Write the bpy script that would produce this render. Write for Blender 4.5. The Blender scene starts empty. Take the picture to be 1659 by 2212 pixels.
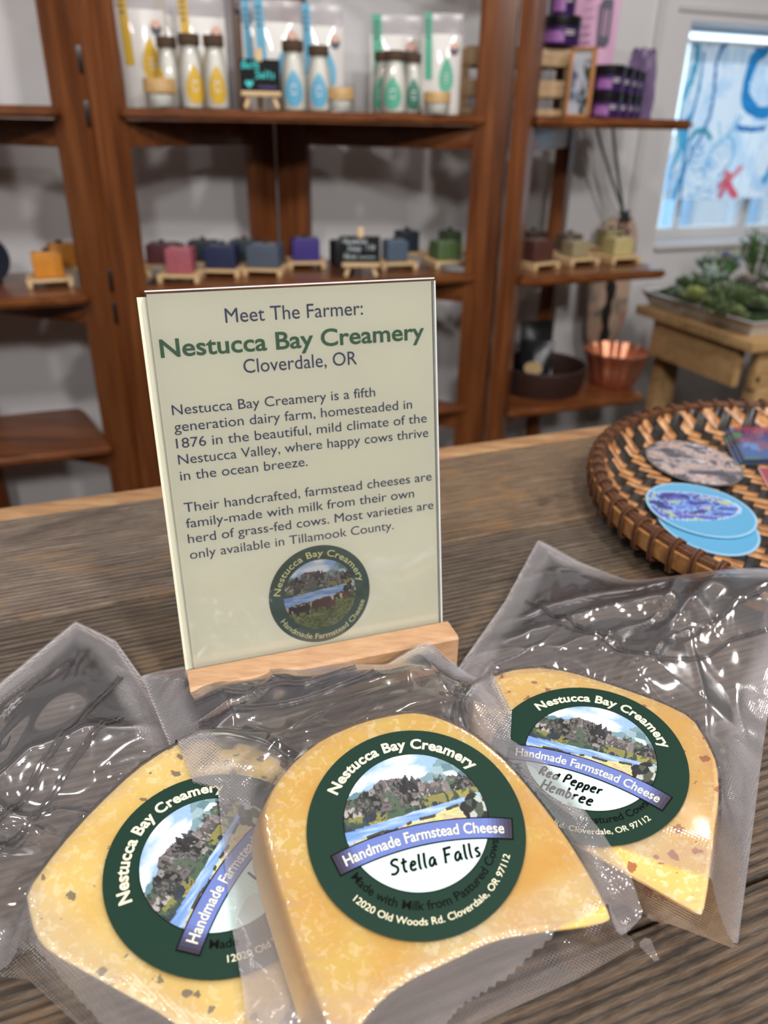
import bpy, bmesh, math, random
import numpy as np
from mathutils import Vector, Matrix

# ------------------------------------------------------------------ camera, world, lamps, exposure
ZC = 1.177                      # eye height above the floor
FPX, IW, IH = 1661.0, 1659.0, 2212.0
PITCH, ROLL = math.radians(27.2), math.radians(1.2)
scene = bpy.context.scene
COL = scene.collection
FWD = np.array([0.0, math.cos(PITCH), -math.sin(PITCH)])
_r0 = np.array([1.0, 0, 0]); _u0 = np.cross(_r0, FWD)
RGT = math.cos(ROLL) * _r0 + math.sin(ROLL) * _u0
UPV = -math.sin(ROLL) * _r0 + math.cos(ROLL) * _u0
EYE = np.array([0, 0, ZC])

cam = bpy.data.cameras.new('camera')
camo = bpy.data.objects.new('camera', cam); COL.objects.link(camo)
cam.sensor_fit = 'VERTICAL'; cam.lens = 5.7; cam.sensor_height = 5.7 * IH / FPX; cam.sensor_width = cam.sensor_height * IW / IH
cam.clip_start = 0.01; cam.clip_end = 60
M4 = Matrix(((RGT[0], UPV[0], -FWD[0], 0), (RGT[1], UPV[1], -FWD[1], 0), (RGT[2], UPV[2], -FWD[2], ZC), (0, 0, 0, 1)))
camo.matrix_world = M4
cam.dof.use_dof = True; cam.dof.focus_distance = 0.315; cam.dof.aperture_fstop = 1.9
scene.camera = camo
scene.view_settings.view_transform = 'Standard'; scene.view_settings.look = 'None'
scene.view_settings.exposure = 0.14; scene.view_settings.gamma = 1.0; scene.view_settings.use_curve_mapping = False
try:
    scene.cycles.transparent_max_bounces = 24; scene.cycles.max_bounces = 10
    scene.cycles.use_denoising = True
except Exception:
    pass

world = bpy.data.worlds.new('sky'); scene.world = world; world.use_nodes = True
bg = world.node_tree.nodes['Background']
bg.inputs[0].default_value = (0.62, 0.80, 1.0, 1); bg.inputs[1].default_value = 2.5

PHI = math.radians(22.0)
UA = np.array([math.cos(PHI), math.sin(PHI), 0]); NA = np.array([-math.sin(PHI), math.cos(PHI), 0])
def wp(u, n, z):                       # room coordinates: along the back wall, towards it, height
    return UA * u + NA * n + np.array([0, 0, z])
def lamp(u, n, z, power, size, aim, col=(1.0, 0.972, 0.94), spread=math.pi):
    l = bpy.data.lights.new('ceiling_or_fill_lamp', 'AREA'); l.shape = 'DISK'; l.size = size; l.energy = power; l.color = col; l.spread = spread
    o = bpy.data.objects.new('ceiling_or_fill_lamp', l); COL.objects.link(o)
    p = Vector(wp(u, n, z)); o.location = p
    o.rotation_euler = (Vector(aim) - p).to_track_quat('-Z', 'Y').to_euler()
HL = ZC + 1.25
lamp(-0.75, -0.30, HL, 11, .13, wp(-0.1, 1.4, 0.9))
lamp(0.35, -0.50, HL, 11, .13, wp(0.4, 1.4, 0.9))
lamp(1.35, -0.25, HL, 11, .13, wp(0.9, 1.4, 0.9))
lamp(-0.30, 0.62, HL, 2.6, .12, wp(-0.2, 0.5, 0.9))
lamp(0.62, 0.66, HL, 2.6, .12, wp(0.5, 0.5, 0.9))
lamp(-0.55, -1.9, ZC + 1.25, 22, .30, wp(0.0, 0.6, 0.9))  # added fill lamp far behind the eye, brightens the upright sign
lamp(0.75, -2.0, ZC + 1.25, 19, .30, wp(0.4, 0.6, 0.9))  # second added fill, more frontal light on the sign

# ------------------------------------------------------------------ helpers
def lin(c):
    c = c / 255.0
    return c / 12.92 if c <= 0.04045 else ((c + 0.055) / 1.055) ** 2.4
def L(r, g, b, a=1.0): return (lin(r), lin(g), lin(b), a)
def nlin(a):
    a = np.clip(a, 0, 255) / 255.0
    return np.where(a <= 0.04045, a / 12.92, ((a + 0.055) / 1.055) ** 2.4)

def ray(px, py): return FWD + RGT * (px - IW / 2) / FPX + UPV * (IH / 2 - py) / FPX
def onz(px, py, z): r = ray(px, py); return EYE + r * ((z - ZC) / r[2])
def onn(px, py, n): r = ray(px, py); return EYE + r * (n / (r @ NA))
def onp(px, py, p0, nn): r = ray(px, py); return EYE + r * (((p0 - EYE) @ nn) / (r @ nn))
def un(p): return float(np.dot(p, UA)), float(np.dot(p, NA))

def tag(o, label=None, cat=None, group=None, kind=None):
    if label: o['label'] = label
    if cat: o['category'] = cat
    if group: o['group'] = group
    if kind: o['kind'] = kind
    return o
def thing(name, label, cat, loc=(0, 0, 0), rotz=0.0, group=None):
    o = bpy.data.objects.new(name, None); COL.objects.link(o); o.empty_display_size = 0.02
    o.location = [float(v) for v in loc]; o.rotation_euler = (0, 0, rotz)
    return tag(o, label, cat, group)

class G:
    """a growing mesh"""
    def __init__(s): s.v = []; s.f = []; s.c = []
    def add(s, v, f, col=None):
        k = len(s.v); s.v += [tuple(map(float, p)) for p in v]; s.f += [tuple(i + k for i in q) for q in f]
        if col is not None: s.c += [col] * len(f)
        return s
    def box(s, c, d, rz=0.0, bev=0.0, axes=None, seg=2, col=None):
        bm = bmesh.new(); bmesh.ops.create_cube(bm, size=1.0)
        bmesh.ops.scale(bm, vec=Vector(d), verts=bm.verts)
        if bev > 0: bmesh.ops.bevel(bm, geom=list(bm.edges), offset=bev, segments=seg, affect='EDGES', profile=0.6)
        if axes is not None: R = np.array(axes).T
        else: R = np.array([[math.cos(rz), -math.sin(rz), 0], [math.sin(rz), math.cos(rz), 0], [0, 0, 1]])
        bm.verts.index_update()
        v = [R @ np.array(p.co) + np.array(c) for p in bm.verts]; f = [[q.index for q in g.verts] for g in bm.faces]
        bm.free(); return s.add(v, f, col)
    def lathe(s, prof, n=24, c=(0, 0, 0), a0=0.0, a1=2 * math.pi, cap=True, mod=None, col=None):
        v = []; full = abs(a1 - a0 - 2 * math.pi) < 1e-6; m = n if full else n + 1
        for j in range(m):
            a = a0 + (a1 - a0) * j / n
            for (r, z) in prof:
                rr = r * (mod(a, z) if mod else 1)
                v.append((c[0] + rr * math.cos(a), c[1] + rr * math.sin(a), c[2] + z))
        k = len(prof); f = []
        for j in range(n):
            j2 = (j + 1) % m
            for i in range(k - 1): f.append((j * k + i, j2 * k + i, j2 * k + i + 1, j * k + i + 1))
        if cap and full:
            if prof[0][0] > 1e-6: f.append([j * k for j in range(m)][::-1])
            if prof[-1][0] > 1e-6: f.append([j * k + k - 1 for j in range(m)])
        return s.add(v, f, col)
    def tube(s, pts, r, n=8, closed=False, col=None):
        P = [np.array(p, float) for p in pts]; m = len(P); v = []; f = []
        rs = r if hasattr(r, '__len__') else [r] * m
        prev = None
        for i in range(m):
            a = P[i - 1] if (i > 0 or closed) else P[i]; b = P[(i + 1) % m] if (i < m - 1 or closed) else P[i]
            t = b - a; t = t / (np.linalg.norm(t) + 1e-12)
            if prev is None:
                h = np.array([0, 0, 1.0]) if abs(t[2]) < .9 else np.array([1.0, 0, 0])
            else: h = prev
            x = h - t * (h @ t); x /= np.linalg.norm(x) + 1e-12; prev = x; y = np.cross(t, x)
            for j in range(n):
                q = 2 * math.pi * j / n; v.append(P[i] + rs[i] * (x * math.cos(q) + y * math.sin(q)))
        for i in range(m if closed else m - 1):
            i2 = (i + 1) % m
            for j in range(n): f.append((i * n + j, i * n + (j + 1) % n, i2 * n + (j + 1) % n, i2 * n + j))
        if not closed: f.append(list(range(n))[::-1]); f.append([(m - 1) * n + j for j in range(n)])
        return s.add(v, f, col)
    def prism(s, poly, z0, z1, col=None):
        n = len(poly); v = [(p[0], p[1], z0) for p in poly] + [(p[0], p[1], z1) for p in poly]
        f = [list(range(n))[::-1], list(range(n, 2 * n))] + [(i, (i + 1) % n, n + (i + 1) % n, n + i) for i in range(n)]
        return s.add(v, f, col)
    def build(s, name, mat, parent=None, smooth=True, loc=None, world=False, rot=None, vcol=None, angle=40):
        """world=True: vertices are world coordinates; they are moved into the parent's frame"""
        off = np.zeros(3)
        if world:
            p = parent
            while p is not None: off = off + np.array(p.location); p = p.parent
            if loc is not None: off = off + np.array(loc)
        me = bpy.data.meshes.new(name)
        me.from_pydata([tuple(np.array(p) - off) for p in s.v] if world else s.v, [], s.f)
        me.materials.append(mat)
        if s.c and vcol is None: vcol = s.c
        if vcol is not None:
            pt = len(vcol) == len(me.vertices) and len(vcol) != len(me.polygons)
            ca = me.color_attributes.new('Col', 'FLOAT_COLOR', 'POINT' if pt else 'CORNER')
            arr = np.ones((len(me.vertices) if pt else len(me.loops), 4), np.float32)
            vc = np.array(vcol, np.float32)
            fi = np.arange(len(me.vertices)) if pt else np.repeat(np.arange(len(me.polygons)), [p.loop_total for p in me.polygons])
            arr[:, :3] = vc[fi][:, :3]
            ca.data.foreach_set('color', arr.ravel())
        if smooth:
            me.polygons.foreach_set('use_smooth', [True] * len(me.polygons))
            try: me.set_sharp_from_angle(angle=math.radians(angle))
            except Exception: pass
        me.update()
        o = bpy.data.objects.new(name, me); COL.objects.link(o)
        if parent is not None: o.parent = parent
        if loc is not None: o.location = [float(x) for x in loc]
        if rot is not None: o.rotation_euler = rot
        return o

def dup(root, loc, rotz, label=None):
    r = root.copy(); COL.objects.link(r); r.location = [float(v) for v in loc]; r.rotation_euler = (0, 0, rotz)
    if label: r['label'] = label
    for ch in list(root.children):
        c = ch.copy(); COL.objects.link(c); c.parent = r
        for g in list(ch.children):
            d = g.copy(); COL.objects.link(d); d.parent = c
    return r

# ------------------------------------------------------------------ materials
def node_mat(name):
    m = bpy.data.materials.new(name); m.use_nodes = True
    nt = m.node_tree; return m, nt, nt.nodes['Principled BSDF'], nt.nodes['Material Output']
def P(name, col, rough=.5, metal=0.0, spec=.5, trans=0.0, sss=0.0, coat=0.0, noise=0.0, nscale=60.0, bump=0.0, bscale=200.0):
    m, nt, b, out = node_mat(name)
    b.inputs['Base Color'].default_value = col; b.inputs['Roughness'].default_value = rough; b.inputs['Metallic'].default_value = metal
    b.inputs['Specular IOR Level'].default_value = spec; b.inputs['Transmission Weight'].default_value = trans; b.inputs['Coat Weight'].default_value = coat
    if sss > 0:
        b.inputs['Subsurface Weight'].default_value = sss; b.inputs['Subsurface Radius'].default_value = (.006, .004, .002); b.inputs['Subsurface Scale'].default_value = 1.0
    tc = nt.nodes.new('ShaderNodeTexCoord')
    if noise > 0:
        n = nt.nodes.new('ShaderNodeTexNoise'); n.inputs['Scale'].default_value = nscale; n.inputs['Detail'].default_value = 4
        nt.links.new(tc.outputs['Object'], n.inputs['Vector'])
        mx = nt.nodes.new('ShaderNodeMix'); mx.data_type = 'RGBA'
        mx.inputs[6].default_value = tuple(max(0, c * (1 - noise)) for c in col[:3]) + (1,); mx.inputs[7].default_value = tuple(min(1, c * (1 + noise)) for c in col[:3]) + (1,)
        nt.links.new(n.outputs['Fac'], mx.inputs[0]); nt.links.new(mx.outputs[2], b.inputs['Base Color'])
    if bump > 0:
        n2 = nt.nodes.new('ShaderNodeTexNoise'); n2.inputs['Scale'].default_value = bscale; n2.inputs['Detail'].default_value = 3
        nt.links.new(tc.outputs['Object'], n2.inputs['Vector'])
        bp = nt.nodes.new('ShaderNodeBump'); bp.inputs['Strength'].default_value = bump; bp.inputs['Distance'].default_value = .002
        nt.links.new(n2.outputs['Fac'], bp.inputs['Height']); nt.links.new(bp.outputs['Normal'], b.inputs['Normal'])
    return m
def VC(name, rough=.45, spec=.5, coat=0.0, translucent=0.0):
    m, nt, b, out = node_mat(name)
    a = nt.nodes.new('ShaderNodeAttribute'); a.attribute_name = 'Col'
    nt.links.new(a.outputs['Color'], b.inputs['Base Color']); b.inputs['Roughness'].default_value = rough; b.inputs['Specular IOR Level'].default_value = spec
    b.inputs['Coat Weight'].default_value = coat
    if translucent > 0:
        t = nt.nodes.new('ShaderNodeBsdfTranslucent'); nt.links.new(a.outputs['Color'], t.inputs['Color'])
        mx = nt.nodes.new('ShaderNodeMixShader'); mx.inputs[0].default_value = translucent
        nt.links.new(b.outputs[0], mx.inputs[1]); nt.links.new(t.outputs[0], mx.inputs[2]); nt.links.new(mx.outputs[0], out.inputs['Surface'])
    return m
def ramp(nt, stops):
    r = nt.nodes.new('ShaderNodeValToRGB'); e = r.color_ramp.elements
    while len(e) < len(stops): e.new(.5)
    for i, (p, c) in enumerate(stops): e[i].position = p; e[i].color = c
    return r
def wood(name, cols, scale=(1, 1, 1), rough=.35, grain=9.0, bump=.12, rotz=0.0, spec=.5, coat=0.0):
    """grain runs along x of the scaled object coordinates"""
    m, nt, b, out = node_mat(name)
    tc = nt.nodes.new('ShaderNodeTexCoord'); mp = nt.nodes.new('ShaderNodeMapping'); mp.inputs['Scale'].default_value = scale; mp.inputs['Rotation'].default_value = (0, 0, rotz)
    nt.links.new(tc.outputs['Object'], mp.inputs['Vector'])
    n = nt.nodes.new('ShaderNodeTexNoise'); n.inputs['Scale'].default_value = grain; n.inputs['Detail'].default_value = 6; n.inputs['Roughness'].default_value = .62; n.inputs['Distortion'].default_value = .4
    nt.links.new(mp.outputs[0], n.inputs['Vector'])
    r = ramp(nt, [(i / (len(cols) - 1) * .5 + .25, c) for i, c in enumerate(cols)])
    nt.links.new(n.outputs['Fac'], r.inputs[0]); nt.links.new(r.outputs[0], b.inputs['Base Color'])
    b.inputs['Roughness'].default_value = rough; b.inputs['Specular IOR Level'].default_value = spec; b.inputs['Coat Weight'].default_value = coat
    bp = nt.nodes.new('ShaderNodeBump'); bp.inputs['Strength'].default_value = bump; bp.inputs['Distance'].default_value = .001
    nt.links.new(n.outputs['Fac'], bp.inputs['Height']); nt.links.new(bp.outputs[0], b.inputs['Normal'])
    return m

def film_mat(name, haze=.10, gloss=.9, rough=.07, tint=(.93, .92, .92, 1), dots=True):
    """thin clear plastic: lets light straight through, a little milky, with sharp reflections"""
    m, nt, b, out = node_mat(name); nt.nodes.remove(b)
    tr = nt.nodes.new('ShaderNodeBsdfTransparent'); tr.inputs[0].default_value = tint
    df = nt.nodes.new('ShaderNodeBsdfDiffuse'); df.inputs[0].default_value = L(236, 230, 234)
    tl = nt.nodes.new('ShaderNodeBsdfTranslucent'); tl.inputs[0].default_value = L(236, 230, 234)
    gl = nt.nodes.new('ShaderNodeBsdfGlossy'); gl.inputs['Roughness'].default_value = rough; gl.inputs[0].default_value = (1, 1, 1, 1)
    tc = nt.nodes.new('ShaderNodeTexCoord')
    nz = nt.nodes.new('ShaderNodeTexNoise'); nz.inputs['Scale'].default_value = 45; nz.inputs['Detail'].default_value = 1
    nt.links.new(tc.outputs['Object'], nz.inputs['Vector'])
    bp = nt.nodes.new('ShaderNodeBump'); bp.inputs['Strength'].default_value = .2; bp.inputs['Distance'].default_value = .0012
    nt.links.new(nz.outputs['Fac'], bp.inputs['Height'])
    at = nt.nodes.new('ShaderNodeAttribute'); at.attribute_name = 'Col'
    norm = bp
    hz = nt.nodes.new('ShaderNodeMath'); hz.operation = 'MULTIPLY_ADD'
    nt.links.new(at.outputs['Fac'], hz.inputs[0]); hz.inputs[1].default_value = .16 if dots else 0.0; hz.inputs[2].default_value = haze
    if dots:                                  # the embossed dot texture along the seams
        vo = nt.nodes.new('ShaderNodeTexVoronoi'); vo.inputs['Scale'].default_value = 900; vo.inputs['Randomness'].default_value = .15
        mp = nt.nodes.new('ShaderNodeMapping'); mp.inputs['Scale'].default_value = (1, 1, .05); mp.inputs['Rotation'].default_value = (0, 0, .6)
        nt.links.new(tc.outputs['Object'], mp.inputs[0]); nt.links.new(mp.outputs[0], vo.inputs['Vector'])
        ml = nt.nodes.new('ShaderNodeMath'); ml.operation = 'MULTIPLY'; nt.links.new(at.outputs['Fac'], ml.inputs[0]); ml.inputs[1].default_value = .28
        b2 = nt.nodes.new('ShaderNodeBump'); b2.inputs['Distance'].default_value = .0006
        nt.links.new(ml.outputs[0], b2.inputs['Strength']); nt.links.new(vo.outputs['Distance'], b2.inputs['Height']); nt.links.new(bp.outputs[0], b2.inputs['Normal'])
        norm = b2
    nt.links.new(norm.outputs[0], gl.inputs['Normal']); nt.links.new(norm.outputs[0], df.inputs['Normal'])
    m0 = nt.nodes.new('ShaderNodeMixShader'); m0.inputs[0].default_value = .35
    nt.links.new(df.outputs[0], m0.inputs[1]); nt.links.new(tl.outputs[0], m0.inputs[2])
    m1 = nt.nodes.new('ShaderNodeMixShader'); nt.links.new(hz.outputs[0], m1.inputs[0])
    nt.links.new(tr.outputs[0], m1.inputs[1]); nt.links.new(m0.outputs[0], m1.inputs[2])
    fr = nt.nodes.new('ShaderNodeFresnel'); fr.inputs['IOR'].default_value = 1.5; nt.links.new(norm.outputs[0], fr.inputs['Normal'])
    fm = nt.nodes.new('ShaderNodeMath'); fm.operation = 'MULTIPLY'; fm.use_clamp = True; fm.inputs[1].default_value = gloss * 1.15; nt.links.new(fr.outputs[0], fm.inputs[0])
    m2 = nt.nodes.new('ShaderNodeMixShader'); nt.links.new(fm.outputs[0], m2.inputs[0]); nt.links.new(m1.outputs[0], m2.inputs[1]); nt.links.new(gl.outputs[0], m2.inputs[2])
    nt.links.new(m2.outputs[0], out.inputs['Surface'])
    return m

RED1, RED2, RED3 = L(72, 37, 18), L(112, 63, 32), L(142, 88, 48)
M = {}
M['shelf'] = wood('stained_shelf_wood', [RED1, RED2, RED3], (1.0, 14, 14), .30, 3.2, .08, -PHI, coat=.15)
M['post'] = wood('stained_post_wood', [RED1, RED2, RED3], (14, 14, 1.0), .33, 3.2, .08, coat=.1)
M['wall'] = P('white_painted_wall', L(214, 212, 214), .75, noise=.03, nscale=3, bump=.05, bscale=30)
M['roomwall'] = P('beige_painted_wall', L(128, 122, 114), .8)
M['trim'] = P('white_gloss_trim', L(205, 203, 203), .5)
M['floor'] = wood('dark_floor', [L(44, 41, 40), L(58, 54, 52), L(70, 66, 63)], (1, 8, 1), .5, 3, .1, -PHI)
M['ceil'] = P('ceiling_white', L(186, 182, 178), .8)
M['pale'] = wood('pale_birch', [L(196, 158, 112), L(216, 182, 136), L(228, 198, 156)], (2, 30, 30), .5, 5, .1)
M['beech'] = wood('beech_block', [L(166, 124, 88), L(188, 147, 109), L(202, 165, 129)], (20, 90, 90), .5, 3, .15, -PHI)
M['pine'] = wood('pine_table', [L(166, 128, 84), L(190, 152, 104), L(204, 170, 124)], (1, 18, 18), .5, 4, .1, -PHI)
M['crate'] = wood('crate_slat', [L(150, 118, 84), L(178, 146, 108), L(196, 166, 130)], (3, 30, 30), .6, 4, .1, -PHI)
M['lidwood'] = wood('bamboo_lid', [L(176, 136, 84), L(200, 162, 106), L(214, 180, 126)], (4, 40, 40), .5, 4, .05)
M['cork'] = P('dark_cork', L(78, 58, 42), .8, noise=.4, nscale=300)
M['salt'] = P('white_salt', L(232, 227, 221), .6, noise=.06, nscale=300, coat=.6)
M['glass'] = film_mat('clear_glass', .03, .6, .03, (.95, .97, .96, 1), dots=False)
M['pouch'] = P('white_pouch', L(222, 218, 214), .35, coat=.3)
M['pouchtop'] = film_mat('clear_pouch_top', .45, .6, .2, (.9, .9, .9, 1), dots=False)
M['black'] = P('chalkboard_black', L(13, 14, 16), .7, spec=.25)
M['jarblack'] = P('jar_black_plastic', L(18, 17, 20), .3)
M['purple'] = P('purple_jar', L(58, 30, 84), .3, noise=.25, nscale=120)
M['lilac'] = P('lilac_print', L(150, 96, 160), .4, noise=.3, nscale=200)
M['whiteink'] = P('white_ink', L(225, 222, 220), .6)
M['turq'] = P('turquoise_chalk', L(70, 205, 205), .8)
M['chalk'] = P('white_chalk', L(190, 200, 205), .8)
M['violetchalk'] = P('violet_chalk', L(120, 100, 170), .8)
M['copper'] = P('copper', L(226, 156, 124), .36, metal=.85, bump=.1, bscale=60)
M['basketdark'] = P('dark_woven_cane', L(52, 30, 24), .5, bump=.8, bscale=260, noise=.4, nscale=160)
M['foil'] = P('black_foil', L(26, 28, 32), .28, bump=.5, bscale=40)
M['kraft'] = P('kraft_label', L(170, 144, 104), .7)
M['whitepaper'] = P('white_tag', L(214, 212, 222), .6)
M['film'] = film_mat('vacuum_film', .085, 1.0, .09, (.965, .96, .96, 1))
M['zip'] = film_mat('zip_ridge_film', .10, 1.6, .12, (.50, .48, .48, 1), dots=False)
M['acrylic'] = film_mat('acrylic_sheet', .02, .9, .015, (.97, .97, .97, 1), dots=False)
M['edge'] = P('acrylic_edge', L(226, 230, 232), .15)
M['paper'] = P('cream_paper', L(240, 239, 216), .45, noise=.03, nscale=40)
M['navyink'] = P('navy_print', L(38, 52, 92), .5)
M['greenink'] = P('green_print', L(40, 98, 62), .5)
M['labelgreen'] = P('dark_green_label', L(23, 52, 41), .5, spec=.22)
M['signgreen'] = P('grey_green_print', L(42, 74, 66), .5)
M['cream'] = P('cream_print', L(244, 236, 204), .5)
M['signcream'] = P('pale_yellow_print', L(220, 218, 160), .5)
M['blackink'] = P('black_print', L(6, 8, 8), .6, spec=.12)
M['mint'] = P('pale_mint_panel', L(208, 234, 232), .4)
M['print'] = VC('printed_picture', .4)
M['sticker'] = VC('glossy_sticker', .18, .5, .5)
M['curtain'] = VC('printed_curtain', .8, .2, 0, .6)
M['moss'] = P('moss', L(42, 62, 26), .9, noise=.5, nscale=180, bump=1.0, bscale=300)
M['cord'] = P('grey_green_stem', L(96, 98, 84), .8)
M['pink'] = P('pink_pouch', L(206, 158, 190), .5)
M['grey'] = P('grey_label', L(74, 74, 92), .5)
M['white'] = P('white_enamel', L(206, 204, 204), .35)

# ------------------------------------------------------------------ numpy noise and print painting
def vn(x, y, seed=0):
    xi = np.floor(x).astype(np.int64); yi = np.floor(y).astype(np.int64); fx = x - xi; fy = y - yi
    fx = fx * fx * (3 - 2 * fx); fy = fy * fy * (3 - 2 * fy)
    def h(a, b):
        k = (a * 374761393 + b * 668265263 + seed * 974634721) & 0xFFFFFFFF
        k = ((k ^ (k >> 13)) * 1274126177) & 0xFFFFFFFF
        return ((k ^ (k >> 16)) & 0xFFFFFF) / float(0xFFFFFF)
    return (h(xi, yi) * (1 - fx) + h(xi + 1, yi) * fx) * (1 - fy) + (h(xi, yi + 1) * (1 - fx) + h(xi + 1, yi + 1) * fx) * fy
def fbm(x, y, seed=0, o=4):
    t = 0; a = .5; s = 0
    for i in range(o): t = t + a * vn(x * 2 ** i, y * 2 ** i, seed + i); s += a; a *= .5
    return t / s
def cells(x, y, seed=0):
    """id in [0,1) of the nearest jittered lattice point"""
    xi = np.floor(x); yi = np.floor(y); best = np.full(x.shape, 9.0); idv = np.zeros(x.shape)
    for dx in (-1, 0, 1):
        for dy in (-1, 0, 1):
            cx = xi + dx; cy = yi + dy
            jx = vn(cx + .0, cy + .0, seed + 7); jy = vn(cx, cy, seed + 19); q = vn(cx, cy, seed + 31)
            d = (cx + jx - x) ** 2 + (cy + jy - y) ** 2
            m = d < best; best = np.where(m, d, best); idv = np.where(m, q, idv)
    return idv
def pal(idv, cols):
    c = np.array(cols, float); k = np.clip((idv * len(c)).astype(int), 0, len(c) - 1); return c[k]
def mixc(a, b, t): t = np.clip(t, 0, 1)[..., None]; return a * (1 - t) + b * t
def landscape(x, y, cows=False):
    """the printed valley picture: sky, mountains, river, shore; x, y in the unit circle"""
    s = .30 if cows else 0.0
    y = y - (s * .55 if cows else .13)
    sh = y.shape
    cl = fbm(x * 2.2, y * 5 + 3, 3)
    c = mixc(np.broadcast_to(np.array([150., 182, 224]), sh + (3,)), np.array([236., 240, 248]), (cl - .38) * 4.5)
    wob = (fbm(x * 9, y * 9, 11) - .5)
    far = .36 + .42 * np.exp(-((x - .60) / .22) ** 2) + .08 * np.sin(x * 7)
    bl = pal(cells(x * 7 + wob, y * 7, 40), [(96, 130, 140), (120, 150, 160), (150, 175, 185), (84, 112, 128), (196, 214, 216)])
    c = np.where((y < far)[..., None], bl, c)
    ridge = .40 + .16 * np.exp(-((x + .22) / .30) ** 2) - .16 * np.clip(-x - .45, 0, 1) + .10 * (fbm(x * 16, x * 0 + 2, 5) - .5) + .14 * (vn(x * 22, x * 0, 8) - .5) * (x > -.1)
    rk = cells(x * 12 + (fbm(x * 16, y * 9, 31) - .5) * 4.5 + y * 3.0, y * 5.5 + (fbm(x * 14, y * 14, 41) - .5) * 3.5, 77)
    rock = pal(rk, [(34, 36, 36), (62, 64, 60), (104, 98, 98), (168, 162, 162), (44, 50, 48), (78, 96, 80), (66, 66, 74), (28, 30, 32), (124, 114, 116), (86, 82, 78), (54, 60, 56), (140, 134, 132), (46, 46, 50), (92, 86, 84)])
    low = pal(cells(x * 7 + (fbm(x * 14, y * 10, 43) - .5) * 3, y * 9 + wob * 2, 55), [(40, 50, 58), (56, 72, 66), (70, 92, 70), (48, 54, 74), (130, 126, 70), (150, 140, 66)])
    rock = np.where((y < .06 + .10 * (x > .1))[..., None], low, rock)
    c = np.where((y < ridge)[..., None], rock, c)
    riv = -.03 + .10 * x + .03 * (fbm(x * 6, x * 0, 21) - .5)
    rb = mixc(np.broadcast_to(np.array([112., 150, 208]), sh + (3,)), np.array([176., 200, 232]), (fbm(x * 3, y * 26, 9) - .35) * 2.6)
    c = np.where((y < riv)[..., None], rb, c)
    sho = (-.30 if cows else -.17) + .14 * x + .10 * (fbm(x * 4 + 9, x * 0 + 1, 23) - .5)
    st = fbm(x * 2.5 + wob * .4, y * 13 + x * 1.2, 33)
    fl = pal(np.clip((st - .25) * 2, 0, .999), [(150, 122, 98), (206, 178, 150), (214, 200, 140), (226, 210, 128), (176, 190, 120), (214, 190, 160), (196, 206, 170), (180, 150, 120)])
    fl = np.where(((x < -.35) & (y < -.42))[..., None], pal(np.clip((fbm(x * 2, y * 20, 3) - .25) * 2, 0, .999), [(150, 118, 98), (196, 166, 140), (214, 186, 160), (120, 92, 74)]), fl)
    c = np.where((y < sho)[..., None], fl, c)
    dk = (np.abs(y - sho) < .022) & (vn(x * 9, x * 0, 4) > .62)
    c = np.where(dk[..., None], np.array([64., 60, 50]), c)
    tr = ((x - .86) / .20) ** 2 + ((y + .17) / .24) ** 2 + (wob * 1.4) < 1
    c = np.where(tr[..., None], pal(cells(x * 11, y * 9, 3), [(22, 24, 26), (30, 34, 32), (70, 80, 66), (24, 24, 28), (180, 186, 180)]), c)
    if cows:
        y = y + s * .55
        gr = -.26 + .16 * x + .05 * (fbm(x * 5, x * 0, 71) - .5)
        g = pal(np.clip((fbm(x * 9, y * 14, 13) - .25) * 2, 0, .999), [(70, 80, 40), (92, 106, 58), (110, 122, 70), (84, 94, 54), (130, 138, 90)])
        c = np.where((y < gr)[..., None], g, c)
        for (cx, cy, w, h, col) in ((-.52, -.33, .22, .10, (48, 36, 36)), (-.80, -.30, .10, .07, (36, 32, 34)), (.02, -.24, .28, .12, (84, 48, 46)), (.31, -.30, .09, .07, (96, 64, 60)), (.72, -.10, .12, .06, (96, 56, 50)), (.45, -.12, .09, .05, (50, 44, 40))):
            m = ((x - cx) / w) ** 4 + ((y - cy - .1 * (x - cx)) / h) ** 4 + wob * .5 < 1
            for lx in (-.7, -.5, .5, .72):
                m = m | ((np.abs(x - cx - lx * w) < .022) & (y < cy) & (y > cy - h * 2.0))
            c = np.where(m[..., None], np.array(col, float), c)
    c = c + (fbm(x * 40, y * 40, 2)[..., None] - .5) * 16
    return nlin(c)

# ------------------------------------------------------------------ lettering
_fc = {}
_tmp = bpy.data.curves.new('lettering_source', 'FONT'); _tmpo = bpy.data.objects.new('lettering_source', _tmp); COL.objects.link(_tmpo)
def _glyphmesh(txt, off, sp=1.0):
    _tmp.body = txt; _tmp.offset = off; _tmp.resolution_u = 4; _tmp.size = 1.0; _tmp.space_character = sp
    bpy.context.view_layer.update()
    dg = bpy.context.evaluated_depsgraph_get(); me = bpy.data.meshes.new_from_object(_tmpo.evaluated_get(dg))
    v = np.array([q.co[:2] for q in me.vertices]) if len(me.vertices) else np.zeros((0, 2)); f = [tuple(p.vertices) for p in me.polygons]
    bpy.data.meshes.remove(me); return v, f
def text_flat(txt, off=0.0):
    key = (txt, off)
    if key not in _fc: _fc[key] = _glyphmesh(txt, off)
    return _fc[key]
_adv = {}
def adv(ch):
    if ch not in _adv:
        a = _glyphmesh('H' + ch + 'H', 0)[0]; b = _glyphmesh('HH', 0)[0]
        _adv[ch] = (a[:, 0].max() - b[:, 0].max())
    return _adv[ch]
class Flat:
    """a flat print: 2-D origin o, axes a (right), b (up), normal n, all in world space"""
    def __init__(s, o, a, b): s.o = np.array(o, float); s.a = np.array(a, float); s.b = np.array(b, float); s.n = np.cross(s.a, s.b)
    def w(s, pts, h): return [s.o + s.a * p[0] + s.b * p[1] + s.n * h for p in pts]
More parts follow.
